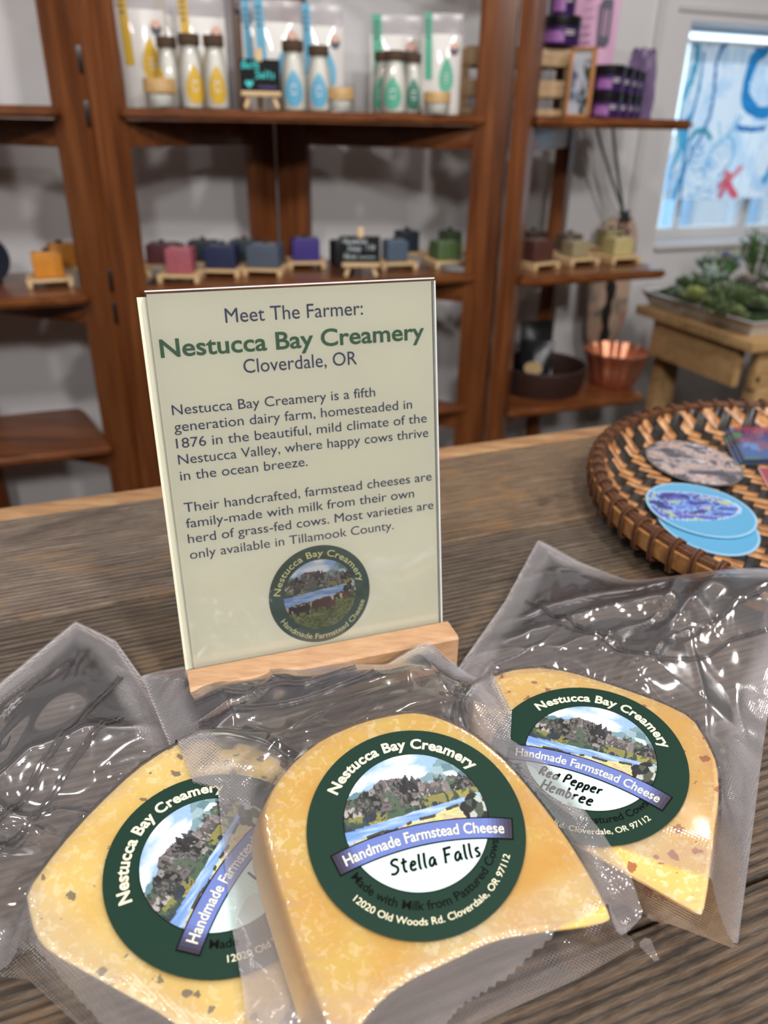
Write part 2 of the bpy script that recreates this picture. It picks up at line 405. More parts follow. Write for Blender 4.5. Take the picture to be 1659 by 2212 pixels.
def text_line(fl, g, txt, x0, y0, width=None, cap=None, h=0.0, off=0.0, center=False):
    v, f = text_flat(txt, off)
    w0 = v[:, 0].max() - v[:, 0].min(); sx = (width / w0) if width else cap / .73
    sy = cap / .73 if cap else sx
    xs = (v[:, 0] - v[:, 0].min()) * sx + x0 - (w0 * sx / 2 if center else 0); ys = v[:, 1] * sy + y0
    g.add(fl.w(np.c_[xs, ys], h), f)
def text_arc(fl, g, txt, r, cap, mid, span, h=0.0, off=0.0, below=False, c=(0, 0), sx=1.0):
    """letters along a circle; mid and span in degrees; below=True reads left to right along the lower rim"""
    tot = sum(adv(ch) for ch in txt); S = math.radians(span); sc = cap / .73; k = S * r / tot; pos = 0
    for ch in txt:
        w = adv(ch)
        if ch != ' ':
            v, f = text_flat(ch, off); t = (pos + w / 2) / tot * S - S / 2
            cx = (v[:, 0] - w / 2) * min(k, sc * 1.25) ; cy = v[:, 1] * sc
            if not below:
                th = math.radians(mid) - t; ux, uy = math.sin(th), -math.cos(th); rx, ry = math.cos(th), math.sin(th); rad = r
                X = c[0] + rx * rad + ux * cx + rx * cy; Y = c[1] + ry * rad + uy * cx + ry * cy
            else:
                th = math.radians(mid) + t; ux, uy = -math.sin(th), math.cos(th); rx, ry = -math.cos(th), -math.sin(th); rad = r
                X = c[0] - rx * rad + ux * cx + rx * cy; Y = c[1] - ry * rad + uy * cx + ry * cy
            g.add(fl.w(np.c_[X, Y], h), f)
        pos += w
STROKES = {
 'S': [[(.62, .88), (.42, 1), (.18, .92), (.12, .72), (.34, .56), (.56, .42), (.56, .16), (.34, 0), (.06, .06)]], 't': [[(.2, .95), (.17, .3), (.24, .03), (.4, .04)], [(0, .64), (.42, .7)]],
 'e': [[(.05, .32), (.4, .38), (.36, .58), (.18, .6), (.05, .36), (.08, .08), (.26, 0), (.44, .1)]], 'l': [[(.08, 1.02), (.06, .4), (.1, .02), (.2, .03)]],
 'a': [[(.42, .55), (.2, .6), (.04, .36), (.06, .08), (.2, .02), (.36, .2), (.42, .58), (.42, .14), (.52, .02)]], 'F': [[(.12, 1), (.1, 0)], [(.0, .98), (.58, 1.02)], [(.1, .54), (.46, .58)]],
 's': [[(.36, .54), (.2, .6), (.08, .48), (.22, .32), (.36, .18), (.26, .02), (.04, .04)]], 'R': [[(.1, 0), (.1, 1), (.4, .96), (.5, .76), (.36, .56), (.1, .5), (.54, 0)]],
 'd': [[(.42, .5), (.2, .58), (.04, .34), (.08, .06), (.24, 0), (.4, .2), (.44, 1), (.44, 0)]], 'P': [[(.1, 0), (.1, 1), (.42, .96), (.54, .74), (.4, .52), (.1, .48)]],
 'p': [[(.08, .56), (.08, -.36)], [(.08, .42), (.26, .6), (.42, .42), (.36, .1), (.2, .02), (.08, .14)]], 'r': [[(.08, .58), (.08, 0)], [(.08, .36), (.22, .56), (.38, .54)]],
 'H': [[(.08, 1), (.08, 0)], [(.56, 1), (.56, 0)], [(.08, .5), (.56, .54)]], 'm': [[(.06, .58), (.06, 0)], [(.06, .4), (.2, .58), (.3, .46), (.3, 0)], [(.3, .42), (.44, .58), (.56, .46), (.56, 0)]],
 'b': [[(.08, 1), (.08, .02), (.28, .0), (.42, .2), (.38, .46), (.22, .56), (.08, .4)]], 'B': [[(.1, 0), (.1, 1), (.4, .96), (.46, .76), (.34, .56), (.1, .52), (.44, .46), (.52, .22), (.4, .03), (.1, 0)]],
 'h': [[(.08, 1), (.08, 0)], [(.08, .38), (.24, .58), (.4, .46), (.4, 0)]], 'o': [[(.22, .58), (.06, .4), (.08, .1), (.24, 0), (.42, .16), (.4, .46), (.22, .58)]], 'n': [[(.08, .58), (.08, 0)], [(.08, .38), (.24, .58), (.4, .46), (.4, 0)]],
 '7': [[(.04, 1), (.5, 1), (.2, 0)]], '5': [[(.46, 1), (.12, 1), (.1, .58), (.34, .6), (.48, .34), (.34, .02), (.06, .04)]], '0': [[(.26, 1), (.06, .7), (.08, .2), (.26, 0), (.46, .26), (.46, .76), (.26, 1)]], '.': [[(.1, .03), (.14, .0)]],
 'L': [[(.12, 1), (.08, .06), (.5, .0)]], 'i': [[(.1, .56), (.1, 0)], [(.1, .8), (.1, .84)]], 'w': [[(.02, .58), (.14, 0), (.28, .5), (.42, 0), (.54, .58)]], 'u': [[(.06, .58), (.08, .1), (.24, 0), (.4, .2), (.42, .58), (.42, 0)]],
}
def smooth_poly(p, it=2):
    p = [np.array(q, float) for q in p]
    for _ in range(it):
        q = [p[0]]
        for i in range(len(p) - 1): q += [p[i] * .75 + p[i + 1] * .25, p[i] * .25 + p[i + 1] * .75]
        p = q + [p[-1]]
    return p
def ribbon(fl, g, pts, w, h):
    p = smooth_poly(pts); n = len(p); v = []
    for i in range(n):
        t = p[min(i + 1, n - 1)] - p[max(i - 1, 0)]; t = t / (np.linalg.norm(t) + 1e-9); q = np.array([-t[1], t[0]])
        v += [p[i] + q * w / 2, p[i] - q * w / 2]
    g.add(fl.w(v, h), [(2 * i, 2 * i + 1, 2 * i + 3, 2 * i + 2) for i in range(n - 1)])
def handwriting(fl, g, txt, x0, y0, size, width, h=0.0, slant=.12, gap=.16):
    """pen lettering; x0, y0 = left end of the base line"""
    x = x0
    for ch in txt:
        if ch == ' ': x += size * .36; continue
        S = STROKES[ch]; w = max(p[0] for s in S for p in s)
        for s in S: ribbon(fl, g, [(x + (p[0] + slant * p[1]) * size, y0 + p[1] * size) for p in s], width, h)
        x += (w + gap) * size
    return x
def hand_len(txt, size, gap=.16): return sum(size * .36 if c == ' ' else (max(p[0] for s in STROKES[c] for p in s) + gap) * size for c in txt)
def disc(fl, g, r, h, c=(0, 0), n=96, ry=None):
    t = np.linspace(0, 2 * math.pi, n, endpoint=False); ry = ry or r
    g.add(fl.w(np.c_[c[0] + r * np.cos(t), c[1] + ry * np.sin(t)], h), [list(range(n))])
def painted(fl, fn, poly_mask, x0, x1, y0, y1, nx, ny, h):
    """a printed picture as a fine grid of flat-coloured faces; returns mesh + colours"""
    xs = np.linspace(x0, x1, nx + 1); ys = np.linspace(y0, y1, ny + 1)
    cx, cy = np.meshgrid((xs[1:] + xs[:-1]) / 2, (ys[1:] + ys[:-1]) / 2)
    keep = poly_mask(cx, cy); col = fn(cx, cy)
    X, Y = np.meshgrid(xs, ys); g = G(); g.add(fl.w(np.c_[X.ravel(), Y.ravel()], h), [])
    J, I = np.nonzero(keep); w = nx + 1
    g.f = [(int(j * w + i), int(j * w + i + 1), int((j + 1) * w + i + 1), int((j + 1) * w + i)) for j, i in zip(J, I)]
    return g, col[J, I]
def painted_disc(fl, fn, r, h, c=(0, 0), nr=60, nt=180, ymin=-9):
    """a round printed picture on a polar grid so that its rim stays smooth"""
    rr = np.linspace(0, 1, nr + 1) ; tt = np.linspace(0, 2 * math.pi, nt, endpoint=False)
    v = [(c[0], c[1])]; 
    for q in rr[1:]:
        for t in tt: v.append((c[0] + r * q * math.cos(t), c[1] + r * q * math.sin(t)))
    f = []; cen = []
    for k in range(nr):
        qm = (rr[k] + rr[k + 1]) / 2
        for j in range(nt):
            j2 = (j + 1) % nt; tm = tt[j] + math.pi / nt
            f.append((0, 1 + j, 1 + j2) if k == 0 else (1 + (k - 1) * nt + j, 1 + k * nt + j, 1 + k * nt + j2, 1 + (k - 1) * nt + j2))
            cen.append((qm * math.cos(tm), qm * math.sin(tm)))
    cen = np.array(cen); col = fn(cen[:, 0], cen[:, 1])
    g = G(); g.add(fl.w(v, h), f); return g, col

# ------------------------------------------------------------------ room shell
AX = [UA, NA, [0, 0, 1]]
def slab(name, u0, u1, n0, n1, z0, z1, mat, label=None):
    g = G(); g.box(wp((u0 + u1) / 2, (n0 + n1) / 2, (z0 + z1) / 2), (u1 - u0, n1 - n0, z1 - z0), axes=AX)
    return tag(g.build(name, mat, world=True, smooth=False), kind='structure')
WN = 1.90
slab('floor', -2.6, 3.2, -2.6, WN, -.05, 0, M['floor'])
slab('ceiling', -2.6, 3.2, -2.6, WN + .2, ZC + 1.35, ZC + 1.45, M['ceil'])
slab('wall_left', -2.7, -2.6, -2.6, WN + .2, 0, ZC + 1.35, M['roomwall'])
slab('wall_right', 3.2, 3.3, -2.6, WN + .2, 0, ZC + 1.35, M['roomwall'])
slab('wall_front', -2.6, 3.2, -2.7, -2.6, 0, ZC + 1.35, M['roomwall'])
WU0, WU1, WZ0, WZ1 = 1.60, 2.45, ZC - .318, ZC + .235
g = G()
for (u0, u1, z0, z1) in ((-2.6, WU0, 0, ZC + 1.35), (WU1, 3.2, 0, ZC + 1.35), (WU0, WU1, 0, WZ0), (WU0, WU1, WZ1, ZC + 1.35)):
    g.box(wp((u0 + u1) / 2, WN + .07, (z0 + z1) / 2), (u1 - u0, .14, z1 - z0), axes=AX)
tag(g.build('wall_back', M['wall'], world=True, smooth=False), kind='structure')
g = G(); g.box(wp(1.495, WN - .004, ZC + .2), (.022, .012, 2.2), axes=AX)
g.box(wp(2.4, WN - .003, ZC + .262), (1.7, .008, .012), axes=AX)
tag(g.build('trim_1', M['trim'], world=True, smooth=False), kind='structure')
# window: casing, sash, pane
win = thing('window_1', None, None, wp((WU0 + WU1) / 2, WN + .06, WZ0)); win['kind'] = 'structure'
g = G(); t = .010
for (u0, u1, z0, z1) in ((WU0, WU0 + t, WZ0, WZ1), (WU1 - t, WU1, WZ0, WZ1), (WU0, WU1, WZ0, WZ0 + .030), (WU0, WU1, WZ1 - t, WZ1)):
    g.box(wp((u0 + u1) / 2, WN + .115, (z0 + z1) / 2), (u1 - u0, .04, z1 - z0), axes=AX, bev=.004)
g.build('window_frame', M['white'], win, world=True)
g = G()
g.box(wp(WU0 + .165, WN + .118, (WZ0 + WZ1) / 2), (.012, .02, WZ1 - WZ0 - .06), axes=AX)
g.box(wp(WU0 + .42, WN + .118, (WZ0 + WZ1) / 2), (.03, .03, WZ1 - WZ0 - .06), axes=AX)
g.build('sash', M['white'], win, world=True)
g = G(); g.box(wp((WU0 + WU1) / 2, WN + .125, (WZ0 + WZ1) / 2), (WU1 - WU0 - .01, .004, WZ1 - WZ0 - .05), axes=AX)
g.build('window_pane', M['glass'], win, world=True, smooth=False)
g = G(); g.box(wp((WU0 + WU1) / 2, WN + .0, WZ0 - .008), (WU1 - WU0, .03, .012), axes=AX, bev=.003)
g.build('window_sill', M['trim'], win, world=True)

# pale blue house outside
nb = thing('neighbour_house', 'pale blue house wall seen through the window below the curtain', 'house', wp(2.6, WN + 2.2, 0))
g = G(); g.box(wp(2.9, WN + 2.3, .55), (5.5, .2, 1.1), axes=AX); g.build('house_wall', P('pale_blue_siding', L(150, 186, 214), .8), nb, world=True)
g = G(); g.box(wp(2.9, WN + 2.19, 1.06), (5.5, .06, .10), axes=AX); g.build('eave_board', M['white'], nb, world=True)
for q in range(5):
    g = G(); g.box(wp(2.2 + .55 * q, WN + 2.19, .60), (.30, .03, .40), axes=AX); g.build('house_window', M['trim'], nb, world=True)

# printed curtain
def curtain_col(u, z):
    # u from 0 at the left hem, z from 0 at the bottom; metres
    c = np.broadcast_to(np.array([242., 244, 246]), u.shape + (3,)).copy()
    c = mixc(c, np.array([196., 220, 240]), (fbm(u * 22, z * 22, 3) - .42) * 3)
    def stroke(pts, w, col, c, wob=.006):
        pts = smooth_poly(pts, 3); d = np.full(u.shape, 9.0)
        uu = u + (fbm(u * 60, z * 60, 5) - .5) * wob; zz = z + (fbm(u * 60 + 9, z * 60, 6) - .5) * wob
        for p, q in zip(pts[:-1], pts[1:]):
            e = q - p; tt = np.clip(((uu - p[0]) * e[0] + (zz - p[1]) * e[1]) / (e @ e + 1e-12), 0, 1)
            d = np.minimum(d, np.hypot(uu - p[0] - tt * e[0], zz - p[1] - tt * e[1]))
        return np.where((d < w)[..., None], np.array(col, float) * (1 + .2 * (fbm(u * 80, z * 80, 8)[..., None] - .5)), c)
    for (pts, w, col) in ((((.03, .0), (.05, .10), (.02, .18), (.06, .26), (.05, .36)), .008, (70, 160, 205)), (((.0, .05), (.03, .14), (.0, .22), (.03, .33), (.02, .40)), .006, (90, 175, 200)),
                          (((.06, .0), (.05, .08), (.09, .16), (.11, .24), (.09, .34), (.11, .40)), .004, (60, 120, 170)),
                          (((.05, .15), (.09, .19), (.12, .16)), .006, (60, 150, 160)), (((.18, .06), (.23, .10), (.22, .15), (.18, .17)), .004, (120, 185, 215)),
                          (((.12, .06), (.13, .13), (.19, .17), (.21, .22)), .003, (140, 195, 220)), (((.16, .15), (.14, .2)), .003, (140, 195, 220)), (((.20, .18), (.23, .22)), .003, (140, 195, 220)),
                          (((.26, .40), (.22, .34), (.22, .26), (.27, .225), (.32, .23)), .016, (50, 140, 195)), (((.22, .19), (.27, .18), (.32, .19)), .007, (60, 130, 185)),
                          (((.36, .05), (.42, .2), (.40, .36)), .012, (90, 170, 210)), (((.5, .02), (.54, .2), (.5, .36)), .02, (60, 150, 200)),
                          (((.19, .03), (.225, .065)), .009, (228, 110, 118)), (((.20, .075), (.222, .045)), .006, (228, 120, 126)), (((.258, .085), (.228, .045)), .006, (232, 120, 126)), (((.26, .0), (.225, .042)), .010, (226, 100, 110)), (((.2, .0), (.222, .04)), .010, (226, 105, 112))):
        c = stroke(pts, w, col, c)
    sw = fbm(u * 45 + fbm(u * 30, z * 30, 1) * 3, z * 45, 17)
    c = np.where(((np.abs(sw - .5) < .022) & (z < .16) & (u < .2))[..., None], np.array([120., 170, 205]), c)
    c = np.where((z > .345)[..., None], c * .86, c)
    return nlin(c)
nx, nz = 260, 150; cu0, cz0, cw, ch = 1.628, ZC - .197, .80, .392
us = np.linspace(0, cw, nx + 1); zs = np.linspace(0, ch, nz + 1); Uc, Zc = np.meshgrid(us, zs)
off = .006 * np.sin(Uc * 75 + 3 * np.sin(Uc * 21)) * (.6 + .8 * Zc / ch) + .004 * np.sin(Uc * 210) * np.clip((Zc - .32) * 18, 0, 1)
cg = G(); cg.v = [tuple(wp(cu0 + a + .02 * (b / ch - 1) * 0, WN + .022 + o, cz0 + b)) for a, b, o in zip(Uc.ravel(), Zc.ravel(), off.ravel())]
cg.f = [(j * (nx + 1) + i, j * (nx + 1) + i + 1, (j + 1) * (nx + 1) + i + 1, (j + 1) * (nx + 1) + i) for j in range(nz) for i in range(nx)]
cc = curtain_col(*[q.ravel() for q in np.meshgrid((us[1:] + us[:-1]) / 2, (zs[1:] + zs[:-1]) / 2)])
cur = thing('curtain', 'short white curtain printed with blue sea plants and a red starfish, in the window', 'curtain', wp(cu0 + cw / 2, WN + .02, cz0))
cg.build('curtain_cloth', M['curtain'], cur, world=True, vcol=cc)
g = G(); g.tube([wp(WU0, WN + .02, ZC + .193), wp(WU1, WN + .02, ZC + .193)], .005); g.build('curtain_rod', M['white'], cur, world=True)

# ------------------------------------------------------------------ counter
CT = ZC - .257
# ground plan: the far edge lies at n = .563
g = G(); cols = []
bounds = [-.30, -.14, -.005, .13, .275, .408, .541]
tints = {(4, 0): (.74, .70, .64), (5, 0): (1.10, 1.06, 1.04), (5, 1): (1.18, 1.0, .76), (3, 0): (.80, .75, .70), (2, 0): (.78, .72, .66), (1, 0): (.9, .84, .78), (0, 0): (.8, .75, .7), (4, 1): (.72, .67, .60)}
for k in range(6):
    n0, n1 = bounds[k], bounds[k + 1]
    cut = {5: [-1.4, .10, 2.0]}.get(k, [-1.4, 2.0])
    for j in range(len(cut) - 1):
        g.box(wp((cut[j] + cut[j + 1]) / 2, (n0 + n1) / 2, CT - .0125 + (.0004 if (k + j) % 2 else 0)), (cut[j + 1] - cut[j] - .0012, n1 - n0 - .0014, .025), axes=AX, bev=.0012, seg=1, col=tints.get((k, j), (.8, .75, .7)) + (1,))
def plank_mat():
    m, nt, b, out = node_mat('weathered_planks')
    tc = nt.nodes.new('ShaderNodeTexCoord'); at = nt.nodes.new('ShaderNodeAttribute'); at.attribute_name = 'Col'
    mp0 = nt.nodes.new('ShaderNodeMapping'); mp0.inputs['Rotation'].default_value = (0, 0, -PHI); nt.links.new(tc.outputs['Object'], mp0.inputs[0])
    ad = nt.nodes.new('ShaderNodeVectorMath'); ad.operation = 'MULTIPLY_ADD'; nt.links.new(at.outputs['Color'], ad.inputs[0]); ad.inputs[1].default_value = (3, 0, 5); nt.links.new(mp0.outputs[0], ad.inputs[2])
    def noise(sc, scale, det=5, dist=.5, rough=.6):
        mp = nt.nodes.new('ShaderNodeMapping'); mp.inputs['Scale'].default_value = sc; nt.links.new(ad.outputs[0], mp.inputs[0])
        n = nt.nodes.new('ShaderNodeTexNoise'); n.inputs['Scale'].default_value = scale; n.inputs['Detail'].default_value = det; n.inputs['Distortion'].default_value = dist; n.inputs['Roughness'].default_value = rough
        nt.links.new(mp.outputs[0], n.inputs['Vector']); return n
    streak = noise((3.2, 40, 1), 9, 9, .5, .78); fine = noise((26, 260, 1), 7, 5, .2); blot = noise((1.5, 3.4, 1), 9, 6, 1.2); wv = nt.nodes.new('ShaderNodeTexWave')
    mp = nt.nodes.new('ShaderNodeMapping'); mp.inputs['Scale'].default_value = (.12, 1, 1); nt.links.new(ad.outputs[0], mp.inputs[0]); nt.links.new(mp.outputs[0], wv.inputs['Vector'])
    wv.bands_direction = 'Y'; wv.inputs['Scale'].default_value = 75; wv.inputs['Distortion'].default_value = 5; wv.inputs['Detail'].default_value = 3; wv.inputs['Detail Scale'].default_value = 1.2
    a1 = nt.nodes.new('ShaderNodeMath'); a1.operation = 'MULTIPLY_ADD'; nt.links.new(fine.outputs['Fac'], a1.inputs[0]); a1.inputs[1].default_value = .45; nt.links.new(streak.outputs['Fac'], a1.inputs[2])
    a2 = nt.nodes.new('ShaderNodeMath'); a2.operation = 'MULTIPLY_ADD'; nt.links.new(wv.outputs['Fac'], a2.inputs[0]); a2.inputs[1].default_value = .10; nt.links.new(a1.outputs[0], a2.inputs[2])
    r = ramp(nt, [(.50, L(34, 28, 25)), (.64, L(78, 68, 60)), (.78, L(106, 95, 86)), (.96, L(144, 132, 120))]); nt.links.new(a2.outputs[0], r.inputs[0])
    def mixn(f, a, c, k=1.0):
        ml = nt.nodes.new('ShaderNodeMath'); ml.operation = 'MULTIPLY'; nt.links.new(f, ml.inputs[0]); ml.inputs[1].default_value = k
        x = nt.nodes.new('ShaderNodeMix'); x.data_type = 'RGBA'; nt.links.new(ml.outputs[0], x.inputs[0]); nt.links.new(a, x.inputs[6]); x.inputs[7].default_value = c; return x.outputs[2]
    tanp = ramp(nt, [(.56, (0, 0, 0, 1)), (.66, (1, 1, 1, 1))]); nt.links.new(blot.outputs['Fac'], tanp.inputs[0])
    darkp = ramp(nt, [(.34, (1, 1, 1, 1)), (.44, (0, 0, 0, 1))]); nt.links.new(blot.outputs['Fac'], darkp.inputs[0])
    ltan = ramp(nt, [(.80, (0, 0, 0, 1)), (.97, (1, 1, 1, 1))]); nt.links.new(wv.outputs['Fac'], ltan.inputs[0])
    ldark = ramp(nt, [(.02, (1, 1, 1, 1)), (.22, (0, 0, 0, 1))]); nt.links.new(wv.outputs['Fac'], ldark.inputs[0])
    c = mixn(tanp.outputs[0], r.outputs[0], L(146, 116, 82), .5); c = mixn(darkp.outputs[0], c, L(44, 38, 38), .6); c = mixn(ltan.outputs[0], c, L(156, 128, 96), .34); c = mixn(ldark.outputs[0], c, L(28, 23, 20), .42)
    class _o: pass
    mu = _o(); mu.outputs = [None, None, c]
    m3 = nt.nodes.new('ShaderNodeMix'); m3.data_type = 'RGBA'; m3.blend_type = 'MULTIPLY'; m3.inputs[0].default_value = 1; nt.links.new(mu.outputs[2], m3.inputs[6]); nt.links.new(at.outputs['Color'], m3.inputs[7])
    nt.links.new(m3.outputs[2], b.inputs['Base Color']); b.inputs['Roughness'].default_value = .42
    bp = nt.nodes.new('ShaderNodeBump'); bp.inputs['Strength'].default_value = .8; bp.inputs['Distance'].default_value = .0012; nt.links.new(a2.outputs[0], bp.inputs['Height']); nt.links.new(bp.outputs[0], b.inputs['Normal'])
    return m
M['plank'] = plank_mat()
ctr = thing('counter', 'weathered plank counter holding the cheeses, sign and woven tray', 'counter', wp(.3, .13, 0))
g.build('plank_top', M['plank'], ctr, world=True)
M['edge_strip'] = wood('edge_strip', [L(122, 86, 58), L(162, 122, 84), L(190, 156, 114)], (5, 30, 30), .5, 4, .1, -PHI)
g = G(); g.box(wp(.3, .552, CT - .02), (3.4, .021, .040), axes=AX, bev=.002); g.build('edge_strip', M['edge_strip'], ctr, world=True)
g = G(); g.box(wp(.3, .13, (CT - .025) / 2), (3.3, .74, CT - .027), axes=AX); g.build('cabinet_body', M['plank'], ctr, world=True, vcol=[(.5, .46, .42, 1)] * 6)

# ------------------------------------------------------------------ folding shelf rack along the wall
LV = [ZC + .006, ZC - .300, ZC - .600, ZC - .900]
rack = thing('shelf_rack', 'reddish brown wooden folding shelf rack standing along the white wall', 'shelf', wp(.4, 1.6, 0))
def panel(uf, nf, ub, nb, w=.058, t=.024):
    a = wp(uf, nf, 0); b = wp(ub, nb, 0); d = b - a; Ln = np.linalg.norm(d); d /= Ln; s = np.array([-d[1], d[0], 0]); ax = [d, s, [0, 0, 1]]
    H = ZC + .55
    for q, wd in ((a + d * w / 2, w), (b - d * w / 2, w)):
        g = G(); g.box(q + np.array([0, 0, H / 2]), (wd, t, H), axes=ax, bev=.004); g.build('post', M['post'], rack, world=True)
    for z in [v for v in LV] + [ZC + .42]:
        g = G(); c = (a + b) / 2; g.box(c + np.array([0, 0, z - .019 - .023]), (Ln - .1, t * .8, .043), axes=ax, bev=.003); g.build('rail', M['shelf'], rack, world=True)
panel(.066, 1.548, -.26, 1.83, .060)           # right end of the left bay
panel(.072, 1.548, .452, 1.83, .072)           # left end of the middle bay
panel(.864, 1.51, .470, 1.83, .072)            # right end of the middle bay
panel(.858, 1.462, 1.195, 1.79, .060, .036)    # left end of the right bay
def rounded(poly, r, n=5):
    out = []; m = len(poly)
    for i in range(m):
        p = np.array(poly[i], float); a = np.array(poly[i - 1], float) - p; b = np.array(poly[(i + 1) % m], float) - p
        la, lb = np.linalg.norm(a), np.linalg.norm(b); q = min(r, la / 2.2, lb / 2.2); a = a / la * q; b = b / lb * q
        for k in range(n + 1):
            t = k / n; out.append(p + a * (1 - t) ** 2 + b * t ** 2)
    return out
def shelf_board(poly, z, name='shelf'):
    p = [wp(u, n, 0) for u, n in rounded(poly, .025)]
    bm = bmesh.new(); vs = [bm.verts.new((q[0], q[1], z - .019)) for q in p]; f = bm.faces.new(vs)
    ex = bmesh.ops.extrude_face_region(bm, geom=[f]); bmesh.ops.translate(bm, vec=(0, 0, .019), verts=[v for v in ex['geom'] if isinstance(v, bmesh.types.BMVert)])
    ed = [e for e in bm.edges if abs(e.verts[0].co.z - e.verts[1].co.z) < 1e-6]; bmesh.ops.bevel(bm, geom=ed, offset=.006, segments=3, affect='EDGES')
    bmesh.ops.recalc_face_normals(bm, faces=bm.faces)
    bm.verts.index_update(); g = G(); g.add([v.co for v in bm.verts], [[v.index for v in q.verts] for q in bm.faces]); bm.free()
    g.build(name, M['shelf'], rack, world=True)
for z in LV:
    shelf_board([(-.80, 1.535), (.030, 1.535), (-.02, 1.80), (-.80, 1.80)], z)
    shelf_board([(.112, 1.560), (.835, 1.525), (.60, 1.80), (.32, 1.80)], z)
    shelf_board([(.885, 1.455), (1.285, 1.455), (1.285, 1.74), (1.05, 1.74)], z)
for (u, n, z) in ((.069, 1.552, ZC + .075), (.069, 1.552, ZC - .005), (.069, 1.552, ZC - .28), (.069, 1.552, ZC - .34)):
    g = G(); g.box(wp(u, n, z), (.010, .010, .040), axes=AX, bev=.002); g.build('hinge', M['jarblack'], rack, world=True)

# ------------------------------------------------------------------ things on the rack
def drop_shape(w, h, n=28):
    out = []
    for i in range(n):
        t = 2 * math.pi * i / n; s = math.sin(t / 2)
        out.append((w * .5 * math.sin(t) * s ** .75 * 1.12, h * (.5 * math.cos(t))))
    return out[::-1]
CAMYAW = lambda p: math.atan2(p[1], p[0]) - math.pi / 2      # local +y points away from the eye
def at_shelf(px, n, lev): p = onn(px, 240, n); return np.array([p[0], p[1], LV[lev] + .0004])
def size_at(p, pxlen): return float(np.dot(np.array([p[0], p[1], ZC - .0]) - EYE, FWD)) * pxlen / FPX

def pouch(px0, px1, pytop, n, colname, col, label, strip=True, drop=True, group=None, side=0):
    c = at_shelf((px0 + px1) / 2, n, 0); w = size_at(c, px1 - px0); h = size_at(c, 238 - pytop); yaw = CAMYAW(c) + .10
    t = thing('salt_pouch', label, 'pouch', c, yaw, group)
    hb = h * .80; g = G(); nu, nv = 14, 16; D = .014
    def front(x, z): return -D * (1 - (2 * x / w) ** 2 * .95) * (1 - (z / hb) ** 2 * .85) - .002
    for s in (1, -1):
        v = []; f = []
        for j in range(nv + 1):
            for i in range(nu + 1):
                x = (i / nu - .5) * w; z = j / nv * hb; v.append((x, s * front(x, z), z))
        for j in range(nv):
            for i in range(nu):
                q = (j * (nu + 1) + i, j * (nu + 1) + i + 1, (j + 1) * (nu + 1) + i + 1, (j + 1) * (nu + 1) + i); f.append(q if s > 0 else q[::-1])
        g.add(v, f)
    g.build('pouch_body', M['pouch'], t)
    g = G(); g.box((0, 0, hb + (h - hb) / 2), (w, .003, h - hb), bev=.001); g.build('clear_top', M['pouchtop'], t)
    ink = P(colname, col, .5)
    def patch(pts, dz=.0012): return [(x, front(x, min(z, hb)) - dz, z) for x, z in pts]
    if strip:
        g = G(); x0, x1 = -w * .47, -w * .29; v = []; f = []
        for j in range(15):
            z = .35 * h + .65 * h * j / 14; v += patch([(x0 + .05 * w * (1 - j / 14) , z), (x1 + .05 * w * (1 - j / 14), z)]); 
            if j: f.append((2 * j - 2, 2 * j - 1, 2 * j + 1, 2 * j))
        g.add(v, f); st = g.build('colour_strip', ink, t)
        g = G()
        for j in range(4):
            z = h * (.76 + .05 * j); g.add(patch([(x0 + .04 * w, z), (x1 - .005 + .01 * w, z), (x1 - .005 + .01 * w, z + .018 * h), (x0 + .04 * w, z + .018 * h)], .002), [(0, 1, 2, 3)])
        g.build('strip_print', M['grey'], st)
    if drop:
        g = G(); d = [(x + w * .12, z + h * .40) for x, z in drop_shape(w * .42, h * .36)]; g.add(patch(d), [list(range(len(d)))]); dr = g.build('drop_label', ink, t)
        g = G()
        for k, (x, z, ww) in enumerate(((.12, .40, .10), (.12, .36, .12), (.12, .32, .08))):
            g.add(patch([(w * (x - ww / 2), h * z), (w * (x + ww / 2), h * z), (w * (x + ww / 2), h * (z + .012)), (w * (x - ww / 2), h * (z + .012))], .0024), [(0, 1, 2, 3)])
        g.build('drop_print', M['whiteink'], dr)
        g = G(); d = [(w * .30 + w * .12 * math.cos(q), h * .66 + w * .15 * math.sin(q)) for q in np.linspace(0, 2 * math.pi, 20, endpoint=False)]; g.add(patch(d), [list(range(20))]); bd = g.build('badge', M['grey'], t)
        g = G(); d = [(w * .30 + w * .11 * math.cos(q), h * .69 + w * .08 * math.sin(q)) for q in np.linspace(0, 2 * math.pi, 16, endpoint=False)]; g.add(patch(d, .0022), [list(range(16))]); g.build('badge_print', M['peach'], bd)
    return t
M['peach'] = P('peach_print', L(224, 178, 160), .6)
YEL, BLU, GRN = L(214, 172, 44), L(96, 172, 206), L(88, 174, 146)
pouch(278, 372, 14, 1.70, 'yellow_print', YEL, 'white salt pouch with yellow drop, leftmost on the top shelf', group='yellow salt pouches')
pouch(355, 440, 26, 1.752, 'yellow_print', YEL, 'white salt pouch with yellow strip, behind the yellow bottles, between two other yellow pouches', group='yellow salt pouches')
pouch(402, 497, 28, 1.69, 'yellow_print', YEL, 'white salt pouch with yellow strip, nearest the picture board, behind the yellow bottles', group='yellow salt pouches')
pouch(532, 612, 40, 1.716, 'blue_print', BLU, 'white salt pouch with blue strip, directly behind the Bath Salts chalkboard', group='blue salt pouches')
pouch(556, 655, 36, 1.674, 'blue_print', BLU, 'white salt pouch with blue strip, between the chalkboard and the blue bottles', group='blue salt pouches')
pouch(655, 742, 42, 1.70, 'blue_print', BLU, 'white salt pouch with blue strip, behind the second blue bottle from the chalkboard', group='blue salt pouches')
pouch(798, 905, 58, 1.70, 'green_print', GRN, 'white salt pouch with green strip, behind the three green bottles', group='green salt pouches')
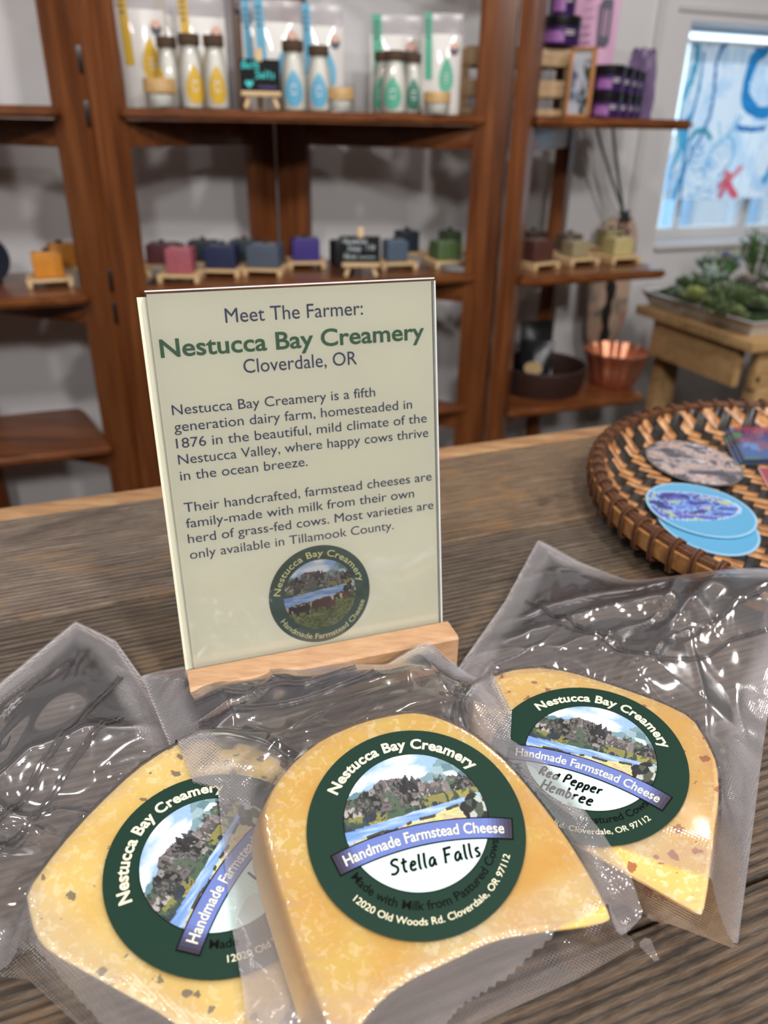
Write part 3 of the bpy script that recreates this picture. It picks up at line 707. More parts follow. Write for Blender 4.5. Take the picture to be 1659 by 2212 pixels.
pouch(908, 990, 54, 1.615, 'green_print', GRN, 'white salt pouch with a large green drop, beside the slatted crate', group='green salt pouches')

def bottle(px, pxw, pytop, n, colname, col, label, group, turn=0.0):
    c = at_shelf(px, n, 0); w = size_at(c, pxw); h = size_at(c, 238 - pytop); R = w / 2; yaw = CAMYAW(c) + turn
    t = thing('bath_salt_bottle', label, 'bottle', c, yaw, group)
    prof = [(.88, 0), (.98, .015), (1, .05), (1, .34), (.96, .46), (.87, .58), (.76, .70), (.69, .77), (.68, .84)]
    g = G(); g.lathe([(R * r * .96, h * z + .001) for r, z in prof], 28); g.build('salt_filling', M['salt'], t)
    g = G(); g.lathe([(R * r, h * z) for r, z in prof] + [(R * .74, h * .86)], 28, cap=False); g.build('glass', M['glass'], t)
    g = G(); g.lathe([(R * .77, h * .85), (R * .80, h * .865), (R * .80, h * .985), (R * .75, h)], 24); g.build('cork_cap', M['cork'], t)
    rz = lambda z: R * np.interp(z / h, [q[1] for q in prof], [q[0] for q in prof]) + .0008
    d = [(x * R * 1.5, (z * .53 + .33) * h) for x, z in drop_shape(1, 1)]
    cen = (0, .30 * h); rings = [[(cen[0] + (x - cen[0]) * q, cen[1] + (z - cen[1]) * q) for x, z in d] for q in (1, .66, .33)]
    g = G(); v = []; 
    for rg in rings: v += [(rz(z) * math.sin(x / R), -rz(z) * math.cos(x / R), z) for x, z in rg]
    m = len(d); f = [(k * m + i, k * m + (i + 1) % m, (k + 1) * m + (i + 1) % m, (k + 1) * m + i) for k in range(2) for i in range(m)] + [[2 * m + i for i in range(m)]]
    g.add(v, f); lb = g.build('drop_label', P(colname, col, .5), t)
    g = G()
    for zz, ww in ((.36, .5), (.30, .6), (.24, .45)):
        g.add([((rz(zz * h) + .0006) * math.sin(a), -(rz(zz * h) + .0006) * math.cos(a), zz * h + dz) for a, dz in ((-ww / 2, 0), (ww / 2, 0), (ww / 2, .0022), (-ww / 2, .0022))], [(0, 1, 2, 3)])
    g.build('label_print', M['whiteink'], lb)
    return t
bottle(373, 52, 106, 1.645, 'yellow_label', YEL, 'yellow drop bottle half hidden behind the small wooden-lidded jar', 'yellow bath salt bottles', -.9)
bottle(420, 56, 100, 1.612, 'yellow_label', YEL, 'yellow drop bottle in the middle of the yellow bottles', 'yellow bath salt bottles', .25)
bottle(471, 54, 102, 1.585, 'yellow_label', YEL, 'yellow drop bottle on the picture board side of the yellow bottles', 'yellow bath salt bottles', .1)
bottle(636, 56, 108, 1.59, 'blue_label', BLU, 'blue drop bottle with cork right beside the Bath Salts chalkboard', 'blue bath salt bottles')
bottle(690, 54, 116, 1.58, 'blue_label', BLU, 'blue drop bottle touching the low bamboo-lidded jar', 'blue bath salt bottles')
bottle(828, 50, 124, 1.635, 'green_label', GRN, 'green drop bottle on the chalkboard side of the three green bottles', 'green bath salt bottles', -.3)
bottle(850, 56, 122, 1.57, 'green_label', GRN, 'front green drop bottle of the three, label facing out', 'green bath salt bottles', -.1)
bottle(888, 46, 126, 1.63, 'green_label', L(60, 128, 108), 'darker green drop bottle nearest the crate', 'green bath salt bottles', .2)

def lidjar(px, pxw, pytop, n, label):
    c = at_shelf(px, n, 0); R = size_at(c, pxw) / 2; h = size_at(c, 240 - pytop)
    t = thing('salt_jar', label, 'jar', c, CAMYAW(c), 'low wooden-lidded jars')
    g = G(); g.lathe([(R * .9, 0), (R * .96, .002), (R * .96, h * .5)], 28); g.build('jar_glass', M['glass'], t)
    g = G(); g.lathe([(R * .86, .003), (R * .88, h * .46)], 28); g.build('salt_filling', M['salt'], t)
    g = G(); g.lathe([(R * .96, h * .5), (R, h * .52), (R, h * .97), (R * .97, h)], 28); g.build('lid', M['lidwood'], t)
lidjar(350, 68, 184, 1.585, 'low jar with a grey wooden lid in front of the yellow pouches')
lidjar(735, 60, 194, 1.565, 'low jar with a bamboo lid beside the blue bottles')
lidjar(943, 58, 198, 1.55, 'low jar with a golden lid in front of the green drop pouch')

# tall picture board behind the pouches
c = at_shelf(546, 1.752, 0); w = size_at(c, 66); t = thing('picture_board', 'tall grey photo board standing behind the blue pouches', 'picture', c, CAMYAW(c) + .35)
g = G(); g.box((0, 0, .15), (w, .008, .30), bev=.001); g.build('board', M['kraft2'] if 'kraft2' in M else P('board_brown', L(126, 104, 92), .7), t)
fl = Flat((0, -.0045, .22), (1, 0, 0), (0, 0, 1)); fl.n = np.array([0, -1, 0])
pg, pc = painted(fl, lambda x, y: nlin(pal(cells(x * 160, y * 160, 5), [(60, 54, 58), (96, 88, 92), (140, 130, 134), (80, 70, 74), (50, 46, 50)])), lambda x, y: np.abs(x) < 9, -w * .46, w * .46, -.06, .075, 24, 40, .0006)
pg.build('photo_print', M['print'], t, vcol=pc)

def chalkboard(px0, px1, py0, py1, pyfoot, n, lev, label, lines, lean=.22, heart=False):
    c = at_shelf((px0 + px1) / 2, n, lev); 
    if lev: c = onz((px0 + px1) / 2, pyfoot, LV[lev])
    w = size_at(c, px1 - px0); s = float((c - EYE) @ FWD) / FPX; s = s if lev else size_at(c, 1)
    h = (py1 - py0) * s * 1.02; zl = (pyfoot - py1) * s * .80
    w = (px1 - px0) * s; yaw = CAMYAW(c) + .05
    t = thing('easel_chalkboard', label, 'sign', c + np.array([0, 0, .0004]), yaw, 'easel chalkboards')
    ca, sa = math.cos(lean), math.sin(lean); up = np.array([0, sa, ca]); fr = np.array([0, -ca, sa]); o = np.array([0, -.004, zl])
    g = G(); g.box(o + up * (h / 2), (w, .004, h), axes=[(1, 0, 0), -fr, up], bev=.0006); bd = g.build('slate', M['black'], t)
    fl = Flat(o + fr * .0024, (1, 0, 0), up)
    groups = {}
    for (txt, mat, x, y, sz, wd) in lines:
        gg = groups.setdefault(mat, G())
        if txt == '~':
            for k in range(int(sz)): ribbon(fl, gg, [(w * (x - .5 + .055 * k), h * (y + .02 * math.sin(k * 2.1))), (w * (x - .5 + .055 * k + .03), h * (y + .06 + .02 * math.cos(k * 3.3))), (w * (x - .5 + .055 * k + .055), h * y)], wd, .0002)
        else: handwriting(fl, gg, txt, w * (x - .5), h * y, h * sz, wd, .0002, .15)
    if heart:
        q = [(math.sin(a) ** 3 * .10 * w, (.8125 * math.cos(a) - .3125 * math.cos(2 * a) - .125 * math.cos(3 * a) - .0625 * math.cos(4 * a)) * .10 * w) for a in np.linspace(0, 2 * math.pi, 30, endpoint=False)]
        groups[heart[0]].add(fl.w([(x + w * (heart[1] - .5), y + h * heart[2]) for x, y in q], .0002), [list(range(30))[::-1]])
    for mat, gg in groups.items(): gg.build('chalk_writing', M[mat], bd)
    g = G(); g.box(o + np.array([0, -.004, -.004]), (w * .98, .016, .008), bev=.001); g.build('ledge', M['pale'], t)
    for sx in (-1, 1):
        g = G(); g.tube([(sx * w * .40, -.012, .002), (sx * w * .30, -.006, zl - .006)], .0045, 6); g.build('leg', M['pale'], t)
    g = G(); g.tube([(0, .045, .002), (0, .012 + sa * h, zl + h * .85)], .004, 6); g.build('rear_leg', M['pale'], t)
    g = G(); g.box(o + up * (h + .006) + np.array([0, .003, 0]), (.012, .010, .022), axes=[(1, 0, 0), -fr, up], bev=.001); g.build('top_clip', M['pale'], t)
    return t
chalkboard(523, 608, 132, 192, 236, 1.575, 0, 'small easel chalkboard reading Bath Salts in turquoise on the top shelf',
           [('Bath', 'turq', .05, .70, .24, .0022), ('Salts', 'turq', .36, .40, .24, .0022), ('~', 'violetchalk', .46, .10, 8, .0010)], heart=('turq', .22, .22))
chalkboard(738, 820, 508, 560, 598, 1.58, 1, 'small easel chalkboard reading Handmade Soap 7.50 among the soaps',
           [('Handmade', 'chalk', .04, .72, .19, .0014), ('Soap', 'chalk', .14, .44, .22, .0015), ('7.50', 'chalk', .62, .48, .17, .0014), ('Herm', 'chalk', .06, .14, .19, .0014), ('~', 'chalk', .44, .16, 8, .0012)])

# crate with frame card and purple jars
def crate_at():
    a = at_shelf(992, 1.65, 0); b = at_shelf(1228, 1.56, 0); c = (a + b) / 2; d = b - a; Ln = np.linalg.norm(d); yaw = math.atan2(d[1], d[0]); h = size_at(c, 130)
    t = thing('slatted_crate', 'pale slatted wooden crate seen on both sides of the red posts', 'crate', c, yaw)
    dp = .12
    for k in range(3):
        z = h * (.02 + .36 * k) + h * .12
        if k == 0: z = h * .06; hh = h * .10
        else: hh = h * .24; z = h * (.40 if k == 1 else .84)
        for sy in (0, dp):
            g = G(); g.box((0, sy, z), (Ln, .007, hh), bev=.001); g.build('slat', M['crate'], t)
    for sx in (-1, 1):
        for sy in (.006, dp - .006):
            g = G(); g.box((sx * (Ln / 2 - .008), sy, h * .48), (.016, .010, h * .96), bev=.001); g.build('corner_post', M['crate'], t)
        g = G(); g.box((sx * (Ln / 2 + .001), dp / 2, h * .5), (.006, dp, h * .9), bev=.001); g.build('end_board', M['crate'], t)
    g = G(); g.box((0, dp / 2, .006), (Ln - .01, dp - .02, .006)); g.build('crate_floor', M['jarblack'], t)
    g = G(); g.box((0, dp / 2, h * .97), (Ln - .02, dp - .01, .006)); g.build('crate_top', M['crate'], t)
    return c, yaw, h, Ln
cc_, cyaw, chh, cLn = crate_at()
c = at_shelf(1247, 1.515, 0); w = size_at(c, 58); h = size_at(c, 130)
t = thing('framed_card', 'small framed picture card leaning against the end of the crate', 'picture', c, CAMYAW(c) - .55)
g = G()
for (x, z, a, b) in ((-w / 2 + .003, h / 2, .006, h), (w / 2 - .003, h / 2, .006, h), (0, .003, w, .006), (0, h - .003, w, .006)): g.box((x, 0, z), (a, .010, b), bev=.001)
g.build('card_frame', P('orange_wood', L(190, 134, 84), .5), t)
fl = Flat((0, -.001, h / 2), (1, 0, 0), (0, 0, 1)); fl.n = np.array([0, -1, 0])
def cardcol(x, y):
    k = fbm(x * 60 + 3, y * 40, 4); cc = mixc(np.broadcast_to(np.array([196., 200, 214]), x.shape + (3,)), np.array([90., 104, 130]), (k - .5) * 5)
    cc = np.where(((x > .004) & (fbm(x * 90, y * 60, 8) > .48))[..., None], np.array([70., 78, 52]), cc); return nlin(np.where((y > h * .32)[..., None], np.array([206., 206, 212]), cc))
pg, pc = painted(fl, cardcol, lambda x, y: np.abs(x) < 9, -w * .46, w * .46, -h * .47, h * .47, 26, 52, .0006); pg.build('card_picture', M['print'], t, vcol=pc)

def purple_jar(c, R, h, yaw, label):
    t = thing('purple_jar', label, 'jar', c, yaw, 'purple and black jars')
    g = G(); g.lathe([(R * .95, 0), (R * .98, .002), (R * .98, h * .62)], 28); g.build('jar_body', M['purple'], t)
    g = G(); g.lathe([(R * .99, h * .62), (R, h * .65), (R, h * .97), (R * .95, h)], 28); g.build('lid', M['jarblack'], t)
    g = G(); a0, a1 = -.75, .25; v = []; f = []
    for i in range(13):
        a = a0 + (a1 - a0) * i / 12; e = .5 + .45 * abs(math.sin(i * 1.7)); 
        for z in (.10, .10 + .46 * e): v.append((R * .99 * math.sin(a) * 1.005, -R * .99 * math.cos(a) * 1.005, h * z))
        if i: f.append((2 * i - 2, 2 * i, 2 * i + 1, 2 * i - 1))
    g.add(v, f); g.build('flower_print', M['lilac'], t)
    g = G()
    for k, z in enumerate((.44, .34)):
        for q in range(5):
            a = .30 + .10 * q; g.add([(R * 1.0 * math.sin(aa), -R * 1.0 * math.cos(aa), h * zz) for aa, zz in ((a, z), (a + .06, z), (a + .06, z + .06), (a, z + .06))], [(0, 1, 2, 3)])
    g.build('jar_lettering', M['whiteink'], t)
    return t
topz = chh * 0.985 + .004
p = onn(1205, 110, 1.59); p = np.array([p[0], p[1], LV[0] + topz]); R = size_at(p, 84) / 2; hj = size_at(p, 52)
purple_jar(p, R, hj, CAMYAW(p), 'wide purple jar standing on the crate, under another purple jar')
p2 = onn(1210, 60, 1.59); p2 = np.array([p2[0], p2[1], LV[0] + topz + hj + .0005]); purple_jar(p2, size_at(p2, 54) / 2, size_at(p2, 66), CAMYAW(p2), 'narrow purple jar on top of the wide jar on the crate')
names = ['next to the framed card', 'second from the framed card', 'third from the framed card', 'farthest from the framed card']
for i, (px, n) in enumerate(((1306, 1.50), (1328, 1.555), (1346, 1.61), (1360, 1.665))):
    p = at_shelf(px, n, 0); R = size_at(p, 66 - 6 * i) / 2; hh = .047
    purple_jar(p, R, hh, CAMYAW(p), 'purple jar in the lower row beneath a twin, ' + names[i])
    q = p + np.array([0, 0, hh + .0004]); purple_jar(q, R, hh, CAMYAW(p), 'purple jar in the upper row on a twin, ' + names[i])
# crumpled amethyst bag behind the jars
c = at_shelf(1372, 1.70, 0); w = size_at(c, 60); h = size_at(c, 128)
t = thing('gift_bag', 'translucent mauve bag standing behind the purple jar rows', 'bag', c, CAMYAW(c)); g = G(); v = []; f = []; na, nh = 26, 18
for j in range(nh + 1):
    for i in range(na):
        a = 2 * math.pi * i / na; z = j / nh; r = (w / 2) * (1 - .25 * z ** 3) * (1 + .14 * math.sin(5 * a + 3 * z) + .10 * math.sin(11 * a + 7 * z)); v.append((r * math.cos(a), r * .45 * math.sin(a), h * z * (1 + .04 * math.sin(3 * a))))
for j in range(nh):
    for i in range(na): f.append((j * na + i, j * na + (i + 1) % na, (j + 1) * na + (i + 1) % na, (j + 1) * na + i))
f.append([nh * na + i for i in range(na)]); g.add(v, f); g.build('bag_body', P('mauve_film', L(112, 92, 128), .3, noise=.4, nscale=70), t)
# pink pouch behind
c = at_shelf(1264, 1.70, 0); w = size_at(c, 92); t = thing('pink_pouch', 'tall pale pink pouch with grey label behind the crate', 'pouch', c, CAMYAW(c))
h = .26; g = G(); nu, nv = 10, 12
for s in (1, -1):
    v = []; f = []
    for j in range(nv + 1):
        for i in range(nu + 1):
            x = (i / nu - .5) * w * (1 - .12 * (1 - j / nv)); z = j / nv * h; v.append((x, -s * .018 * (1 - (2 * i / nu - 1) ** 2) * (1 - (j / nv) ** 2) - s * .001, z))
    for j in range(nv):
        for i in range(nu):
            q = (j * (nu + 1) + i, j * (nu + 1) + i + 1, (j + 1) * (nu + 1) + i + 1, (j + 1) * (nu + 1) + i); f.append(q if s > 0 else q[::-1])
    g.add(v, f)
g.build('pouch_body', M['pink'], t)
g = G(); fl = Flat((w * .20, -.019, .185), (1, 0, 0), (0, 0, 1)); fl.n = np.array([0, -1, 0])
g.add(fl.w(rounded([(-w * .13, -.042), (w * .13, -.042), (w * .13, .045), (-w * .13, .045)], .007), 0), [list(range(24))]); lb = g.build('grey_label', M['grey'], t)
g = G()
for k in range(2): g.box((w * .20 + (k - .5) * .008, -.0195, .185), (.003, .0005, .05))
g.build('label_print', M['pink'], lb)
g = G()
for k in range(6): g.box((-w * .20, -.017, .15 + .016 * k), (w * (.3 - .04 * (k % 3)), .0005, .0022))
g.build('small_print', P('mauve_ink', L(160, 110, 150), .6), t)

# ------------------------------------------------------------------ soaps
def soap_dish(c, yaw, label):
    t = thing('soap_dish', label, 'soap dish', c, yaw, 'pale wooden soap dishes')
    g = G()
    for k in range(4): g.box((0, -.033 + .022 * k, .0125), (.084, .019, .005), bev=.001)
    g.build('slats', M['pale'], t)
    for s in (-1, 1):
        g = G(); g.box((s * .036, 0, .005), (.009, .086, .010), bev=.0015); g.build('foot', M['pale'], t)
    return t
def soap(c, yaw, w, d, h, col, label):
    t = thing('soap_bar', label, 'soap', c, yaw, 'wrapped soap bars')
    g = G(); g.box((0, 0, h / 2), (w, d, h), bev=.003, seg=3)
    mat = P('soap', col, .55, noise=.22, nscale=90, bump=.3, bscale=120); g.build('bar', mat, t)
    g = G(); g.box((0, 0, h + .0008), (w * .7, d * .55, .0016), bev=.0004); lb = g.build('paper_label', P('soap_paper', tuple(min(1, q * 1.0 + .10) for q in col[:3]) + (1,), .8), t)
    g = G(); rnd = random.Random(int(c[0] * 1e4))
    for k in range(5):
        a = rnd.uniform(0, 6.28); r = rnd.uniform(0, .007); g.lathe([(0, -.002), (.004, 0), (.003, .004), (0, .006)], 7, (r * math.cos(a), r * math.sin(a), h + .003))
    g.build('dried_flower', P('dried_herb', L(60, 52, 36), .9), t)
dish0 = None
SO = [  # px x, px y of the dish front feet, soap size px (w, h), rotation, colour, wording, yaw
 (111, 622, 64, 52, (205, 132, 34), 'orange soap bar in front, left bay of the rack', .0, True),
 (141, 596, 56, 46, (188, 122, 36), 'orange soap bar half behind the left bay post', .1, True),
 (276, 605, 60, 44, (150, 56, 120), 'magenta soap bar mostly hidden behind the post', .2, True),
 (362, 590, 64, 42, (92, 48, 54), 'maroon soap bar behind the dusty pink one', -.35, True),
 (402, 612, 60, 54, (164, 88, 100), 'dusty pink soap bar in the front row', -.35, True),
 (450, 584, 62, 42, (26, 38, 48), 'blackish teal soap bar behind the navy one', -.35, True),
 (492, 600, 70, 48, (32, 40, 76), 'navy soap bar in the front row beside the pink one', -.4, True),
 (540, 584, 60, 44, (44, 54, 62), 'dark slate soap bar behind the grey blue one', -.45, True),
 (586, 598, 74, 48, (78, 88, 104), 'grey blue soap bar in front of the rear posts', -.45, True),
 (672, 582, 62, 46, (58, 44, 124), 'indigo soap bar standing beside the handmade soap board', -.2, True),
 (740, 572, 50, 54, (24, 28, 32), 'black soap bar half behind the handmade soap board', .0, False),
 (868, 584, 50, 44, (74, 90, 110), 'steel blue soap bar in front, right of the handmade soap board', -.1, True),
 (892, 562, 46, 44, (26, 42, 54), 'dark teal soap bar behind the steel blue one', .0, True),
 (977, 580, 58, 38, (84, 108, 66), 'green soap bar in front, next to the red post', .0, True),
 (986, 556, 42, 38, (62, 80, 50), 'dark green soap bar behind the other green one', .0, True),
 (1174, 584, 62, 46, (84, 48, 42), 'dark brown soap bar in front, right bay of the rack', .25, True),
 (1165, 560, 52, 42, (62, 42, 38), 'dark brown soap bar at the back, right bay of the rack', .2, True),
 (1262, 574, 48, 34, (150, 138, 108), 'beige soap bar in front, between brown and cream soaps', .05, True),
 (1246, 562, 46, 38, (98, 82, 72), 'taupe soap bar behind the beige one', .05, True),
 (1353, 570, 52, 38, (186, 172, 122), 'cream soap bar in front at the free end of the shelf', .0, True),
 (1333, 552, 44, 38, (150, 138, 96), 'olive cream soap bar behind the cream one', .0, True)]
for (px, py, pw, ph, col, lab, dy, dish) in SO:
    c = onz(px, py, LV[1]); c = c + np.array([0, .0, .0004]); c = c + (NA * .042 if dish else 0); s = float((c - EYE) @ FWD) / FPX; yaw = PHI + dy
    nm = lab.split(' soap bar')[0]
    z = 0.0
    if dish:
        lb = 'pale slatted wooden dish under the ' + nm + ' soap'
        if nm in ('orange', 'dark brown'): lb = 'slatted wooden dish under the ' + lab.replace(' bar', '').replace(', left bay of the rack', ' at the left').replace(', right bay of the rack', '')
        dish0 = dup(dish0, c, yaw, lb) if dish0 else soap_dish(c, yaw, lb)
        z = .0152
    w = pw * s * .93; soap(c + np.array([0, 0, z]), yaw, w, w * .95, ph * s * .92, L(*col), lab)

# round plaque at the far left
c = onz(-24, 616, LV[1]) + np.array([0, 0, .0006]); R = .046
t = thing('round_plaque', 'dark navy round plaque with a pale face, standing by the orange soaps', 'plaque', c, CAMYAW(c) + .25)
g = G(); prof = [(R * .78, -.008), (R * .98, -.008), (R, -.004), (R, .010), (R * .96, .014)]; v = G(); v.lathe(prof, 40)
g.add([(x, z - 0, y + R) for x, y, z in v.v], v.f); g.build('rim', P('navy_glaze', L(30, 36, 50), .3, noise=.3), t)
g = G(); v = G(); v.lathe([(0, -.006), (R * .79, -.006), (R * .79, .006)], 40); g.add([(x, z, y + R) for x, y, z in v.v], v.f); g.build('face', P('pale_face', L(176, 172, 178), .5), t)
g = G(); g.box((0, .006, .004), (.05, .03, .008), bev=.002); g.build('foot', M['jarblack'], t)

# ------------------------------------------------------------------ third shelf: basket, coffee bags, copper bowl
c = onz(1165, 838, LV[2]); s = float((c - EYE) @ FWD) / FPX; R = 92 * s; h = .062
bk = thing('round_basket', 'round dark woven basket on the lowest visible shelf by the window', 'basket', c + np.array([0, 0, .0004]))
g = G(); g.lathe([(R * .90, 0), (R * .97, h * .3), (R, h * .9), (R, h), (R * .95, h), (R * .93, h * .9), (R * .88, .006), (0, .006)], 40, cap=False); g.add([(R * .9 * math.cos(q), R * .9 * math.sin(q), 0) for q in np.linspace(0, 2 * math.pi, 40, endpoint=False)], [list(range(40))[::-1]])
g.build('wall_of_cane', M['basketdark'], bk)
g = G(); g.tube([(R * .98 * math.cos(q), R * .98 * math.sin(q), h) for q in np.linspace(0, 2 * math.pi, 48, endpoint=False)], .004, 8, closed=True); g.build('rim', M['basketdark'], bk)
def coffee_bag(p, yaw, w, h, tilt, label, oval):
    t = thing('coffee_bag', label, 'bag', p, yaw, 'black foil bags in the dark basket'); t.rotation_euler = (tilt, 0, yaw)
    g = G(); nu, nv = 12, 14
    for sgn in (1, -1):
        v = []; f = []
        for j in range(nv + 1):
            for i in range(nu + 1):
                x = (i / nu - .5) * w; z = j / nv * h; q = (1 - (2 * i / nu - 1) ** 2) * (1 - (j / nv) ** 2.5); v.append((x, -sgn * (.022 * q + .001), z))
        for j in range(nv):
            for i in range(nu):
                q = (j * (nu + 1) + i, j * (nu + 1) + i + 1, (j + 1) * (nu + 1) + i + 1, (j + 1) * (nu + 1) + i); f.append(q if sgn > 0 else q[::-1])
        g.add(v, f)
    g.build('bag_body', M['foil'], t)
    n = 24; g = G(); fl = Flat((0, -.0245, h * .42), (1, 0, 0), (0, 0, 1))
    g.add(fl.w([(oval * math.cos(a), oval * .72 * math.sin(a)) for a in np.linspace(0, 2 * math.pi, n, endpoint=False)], 0), [list(range(n))]); g.build('kraft_label', M['kraft'], t)
    g = G(); g.box((w * .2, -.018, h * .12), (w * .45, .003, h * .18), bev=.001); g.build('white_tag', M['whitepaper'], t)
coffee_bag(c + np.array([-.012, .018, .012]), .3, .085, .150, -.12, 'black foil bag standing at the back of the dark basket', .016)
coffee_bag(c + np.array([-.026, -.036, .012]), -.35, .078, .115, -.22, 'black foil bag leaning in front of another in the dark basket', .022)
c = onz(1322, 826, LV[2]); s = float((c - EYE) @ FWD) / FPX; R = 68 * s; h = 72 * s
t = thing('copper_bowl', 'fluted copper bowl on the lowest visible shelf by the window', 'bowl', c + np.array([0, 0, .0004]))
flute = lambda a, z: 1 + .040 * math.copysign(abs(math.cos(14 * a)) ** .7, math.cos(14 * a)) * (0.3 + .7 * min(1, max(0, z) / h))
g = G(); g.lathe([(R * .66, 0), (R * .70, .002), (R * .82, h * .5), (R * .92, h * .85), (R * 1.0, h * .9), (R * 1.0, h), (R * .96, h), (R * .88, h * .84), (R * .64, .005), (0, .005)], 144, cap=False, mod=flute); g.build('fluted_body', M['copper'], t, angle=60)
g = G(); g.lathe([(0, 0), (R * .66, 0)], 144, mod=flute, cap=False); g.build('base', M['copper'], t)

# hanging ornament: a pale slab with a dark stripe, tied with a grey bunch and two stems
pa = onn(1342, 735, 1.84); pb = onn(1340, 470, 1.84); s = float((pb - EYE) @ FWD) / FPX
t = thing('hanging_ornament', 'long pale shell-shaped ornament hanging on the wall behind the rack', 'ornament', (pb[0], pb[1], pa[2]))
H = pb[2] - pa[2]; g = G(); nv, na = 24, 28; v = []; f = []; wmax = 55 * s
for j in range(nv + 1):
    q = j / nv; r = wmax * (math.sin(math.pi * min(1, q * .5 + .5) ** .9) if q > .55 else .62 + .38 * math.sin(q / .55 * math.pi / 2)) ; r = wmax * math.sqrt(max(0.0004, 1 - ((q - .52) / .52) ** 4 if q >= .52 else 1 - ((q - .52) / .60) ** 4))
    for i in range(na):
        a = 2 * math.pi * i / na; k = 1 + .05 * math.sin(3 * a + 9 * q); v.append(np.array(UA) * r * k * math.cos(a) + NA * .016 * k * math.sin(a) * math.sqrt(r / wmax) + np.array([0, 0, H * q]))
for j in range(nv):
    for i in range(na): f.append((j * na + i, j * na + (i + 1) % na, (j + 1) * na + (i + 1) % na, (j + 1) * na + i))
f += [[i for i in range(na)][::-1], [nv * na + i for i in range(na)]]
def shellcol():
    m, nt, b, out = node_mat('pale_shell'); tc = nt.nodes.new('ShaderNodeTexCoord'); n = nt.nodes.new('ShaderNodeTexNoise'); n.inputs['Scale'].default_value = 22; n.inputs['Detail'].default_value = 5
    nt.links.new(tc.outputs['Object'], n.inputs[0]); r = ramp(nt, [(.36, L(206, 150, 128)), (.5, L(196, 172, 152)), (.64, L(150, 132, 118))]); nt.links.new(n.outputs['Fac'], r.inputs[0]); nt.links.new(r.outputs[0], b.inputs['Base Color']); b.inputs['Roughness'].default_value = .7; return m
g.add(v, f); g.build('shell_slab', shellcol(), t)
g = G(); pts = [UA * (-.010 + .004 * math.sin(i * 1.3)) - NA * .015 + np.array([0, 0, H * (.02 + .9 * i / 14)]) for i in range(15)]
g.tube(pts, [.013 + .004 * math.sin(i * 2.1) for i in range(15)], 8); g.build('dark_stripe', P('dark_bark', L(40, 36, 34), .9, noise=.5, nscale=120), t)
g = G(); rnd = random.Random(5)
for k in range(46):
    q = rnd.random(); a = rnd.uniform(0, 6.28); o = UA * (rnd.uniform(-.022, .022) * (1 - .5 * q)) - NA * rnd.uniform(.008, .024) + np.array([0, 0, H * .86 + q * .062]); d = np.array([math.cos(a), math.sin(a), rnd.uniform(.2, 1.2)]) * .012
    g.tube([o, o + d * .6, o + d], [.0042, .003, .0008], 5)
g.build('grey_bunch', P('grey_dried_moss', L(70, 76, 76), .9, noise=.4, nscale=90), t)
b0 = np.array(t.location); top = pb + np.array([0, 0, .01]) - NA * .012
for (x1, y1, x0, y0) in ((1283, 262, 1262, 60), (1322, 262, 1312, 0)):
    g = G(); a = onn(x1, y1, 1.82); b = onn(x0, y0 - 60, 1.82); pts = [top, top * .5 + a * .5 + NA * .004, a, a * .5 + b * .5, b]; g.tube([p - b0 for p in smooth_poly(pts)], .0042, 6); g.build('stem', M['cord'], t)
tp = onn(1344, 770, 1.83); g = G(); g.tube([np.array([0, 0, .004]) - NA * .01, tp - b0], [.006, .002], 6); g.build('tail', P('dark_tail', L(44, 44, 44), .9), t)
# cord loop on the wall under the rack
t = thing('cord_loop', 'thin beige cord loop hanging on the wall under the rack shelf', 'cord', onn(1280, 900, 1.885)); b0 = np.array(t.location)
pts = [onn(1262 + 0, 820, 1.885), onn(1262, 872, 1.885), onn(1268, 898, 1.885), onn(1281, 910, 1.885), onn(1295, 898, 1.885), onn(1298, 872, 1.885), onn(1296, 820, 1.885)]
g = G(); g.tube([p - b0 for p in smooth_poly(pts)], .003, 6); g.build('cord', P('beige_cord', L(150, 138, 120), .8), t)

# ------------------------------------------------------------------ plant table
TZ = ZC - .40
e0 = un(onz(1620, 742, TZ)); e1 = un(onz(1410, 655, TZ)); tu0 = (e0[0] + e1[0]) / 2 - .02; tn0, tn1 = e0[1], e1[1]; tu1 = tu0 + .75
tb = thing('plant_table', 'small pale pine table under the window carrying the plant tray', 'table', wp(tu0 + .375, (tn0 + tn1) / 2, 0))
ax2 = AX
g = G(); g.box(wp((tu0 + tu1) / 2, (tn0 + tn1) / 2, TZ - .011), (tu1 - tu0, tn1 - tn0, .022), axes=ax2, bev=.003); g.build('table_top', M['pine'], tb, world=True)
for (u, n) in ((tu0 + .092, tn0 + .04), (tu0 + .092, tn1 - .04), (tu1 - .045, tn0 + .04), (tu1 - .045, tn1 - .04)):
    g = G(); g.box(wp(u, n, (TZ - .022) / 2), (.055, .035, TZ - .022), axes=ax2, bev=.002); g.build('leg', M['pine'], tb, world=True)
for (u0, u1, n0, n1) in ((tu0 + .05, tu1 - .05, tn0 + .022, tn0 + .040), (tu0 + .05, tu1 - .05, tn1 - .040, tn1 - .022), (tu0 + .02, tu0 + .038, tn0 + .05, tn1 - .05), (tu1 - .038, tu1 - .02, tn0 + .05, tn1 - .05)):
    g = G(); g.box(wp((u0 + u1) / 2, (n0 + n1) / 2, TZ - .022 - .045), (u1 - u0, n1 - n0, .09), axes=ax2, bev=.002); g.build('apron', M['pine'], tb, world=True)
g = G(); g.lathe([(0, 0), (.006, .001), (.006, .003)], 12); g.v = [tuple(wp(tu0 + .06, tn0 + .0225, TZ - .09) + UA * p[0] - NA * (p[2] - .001) + np.array([0, 0, p[1]])) for p in g.v]; g.build('screw_hole', M['jarblack'], tb, world=True)
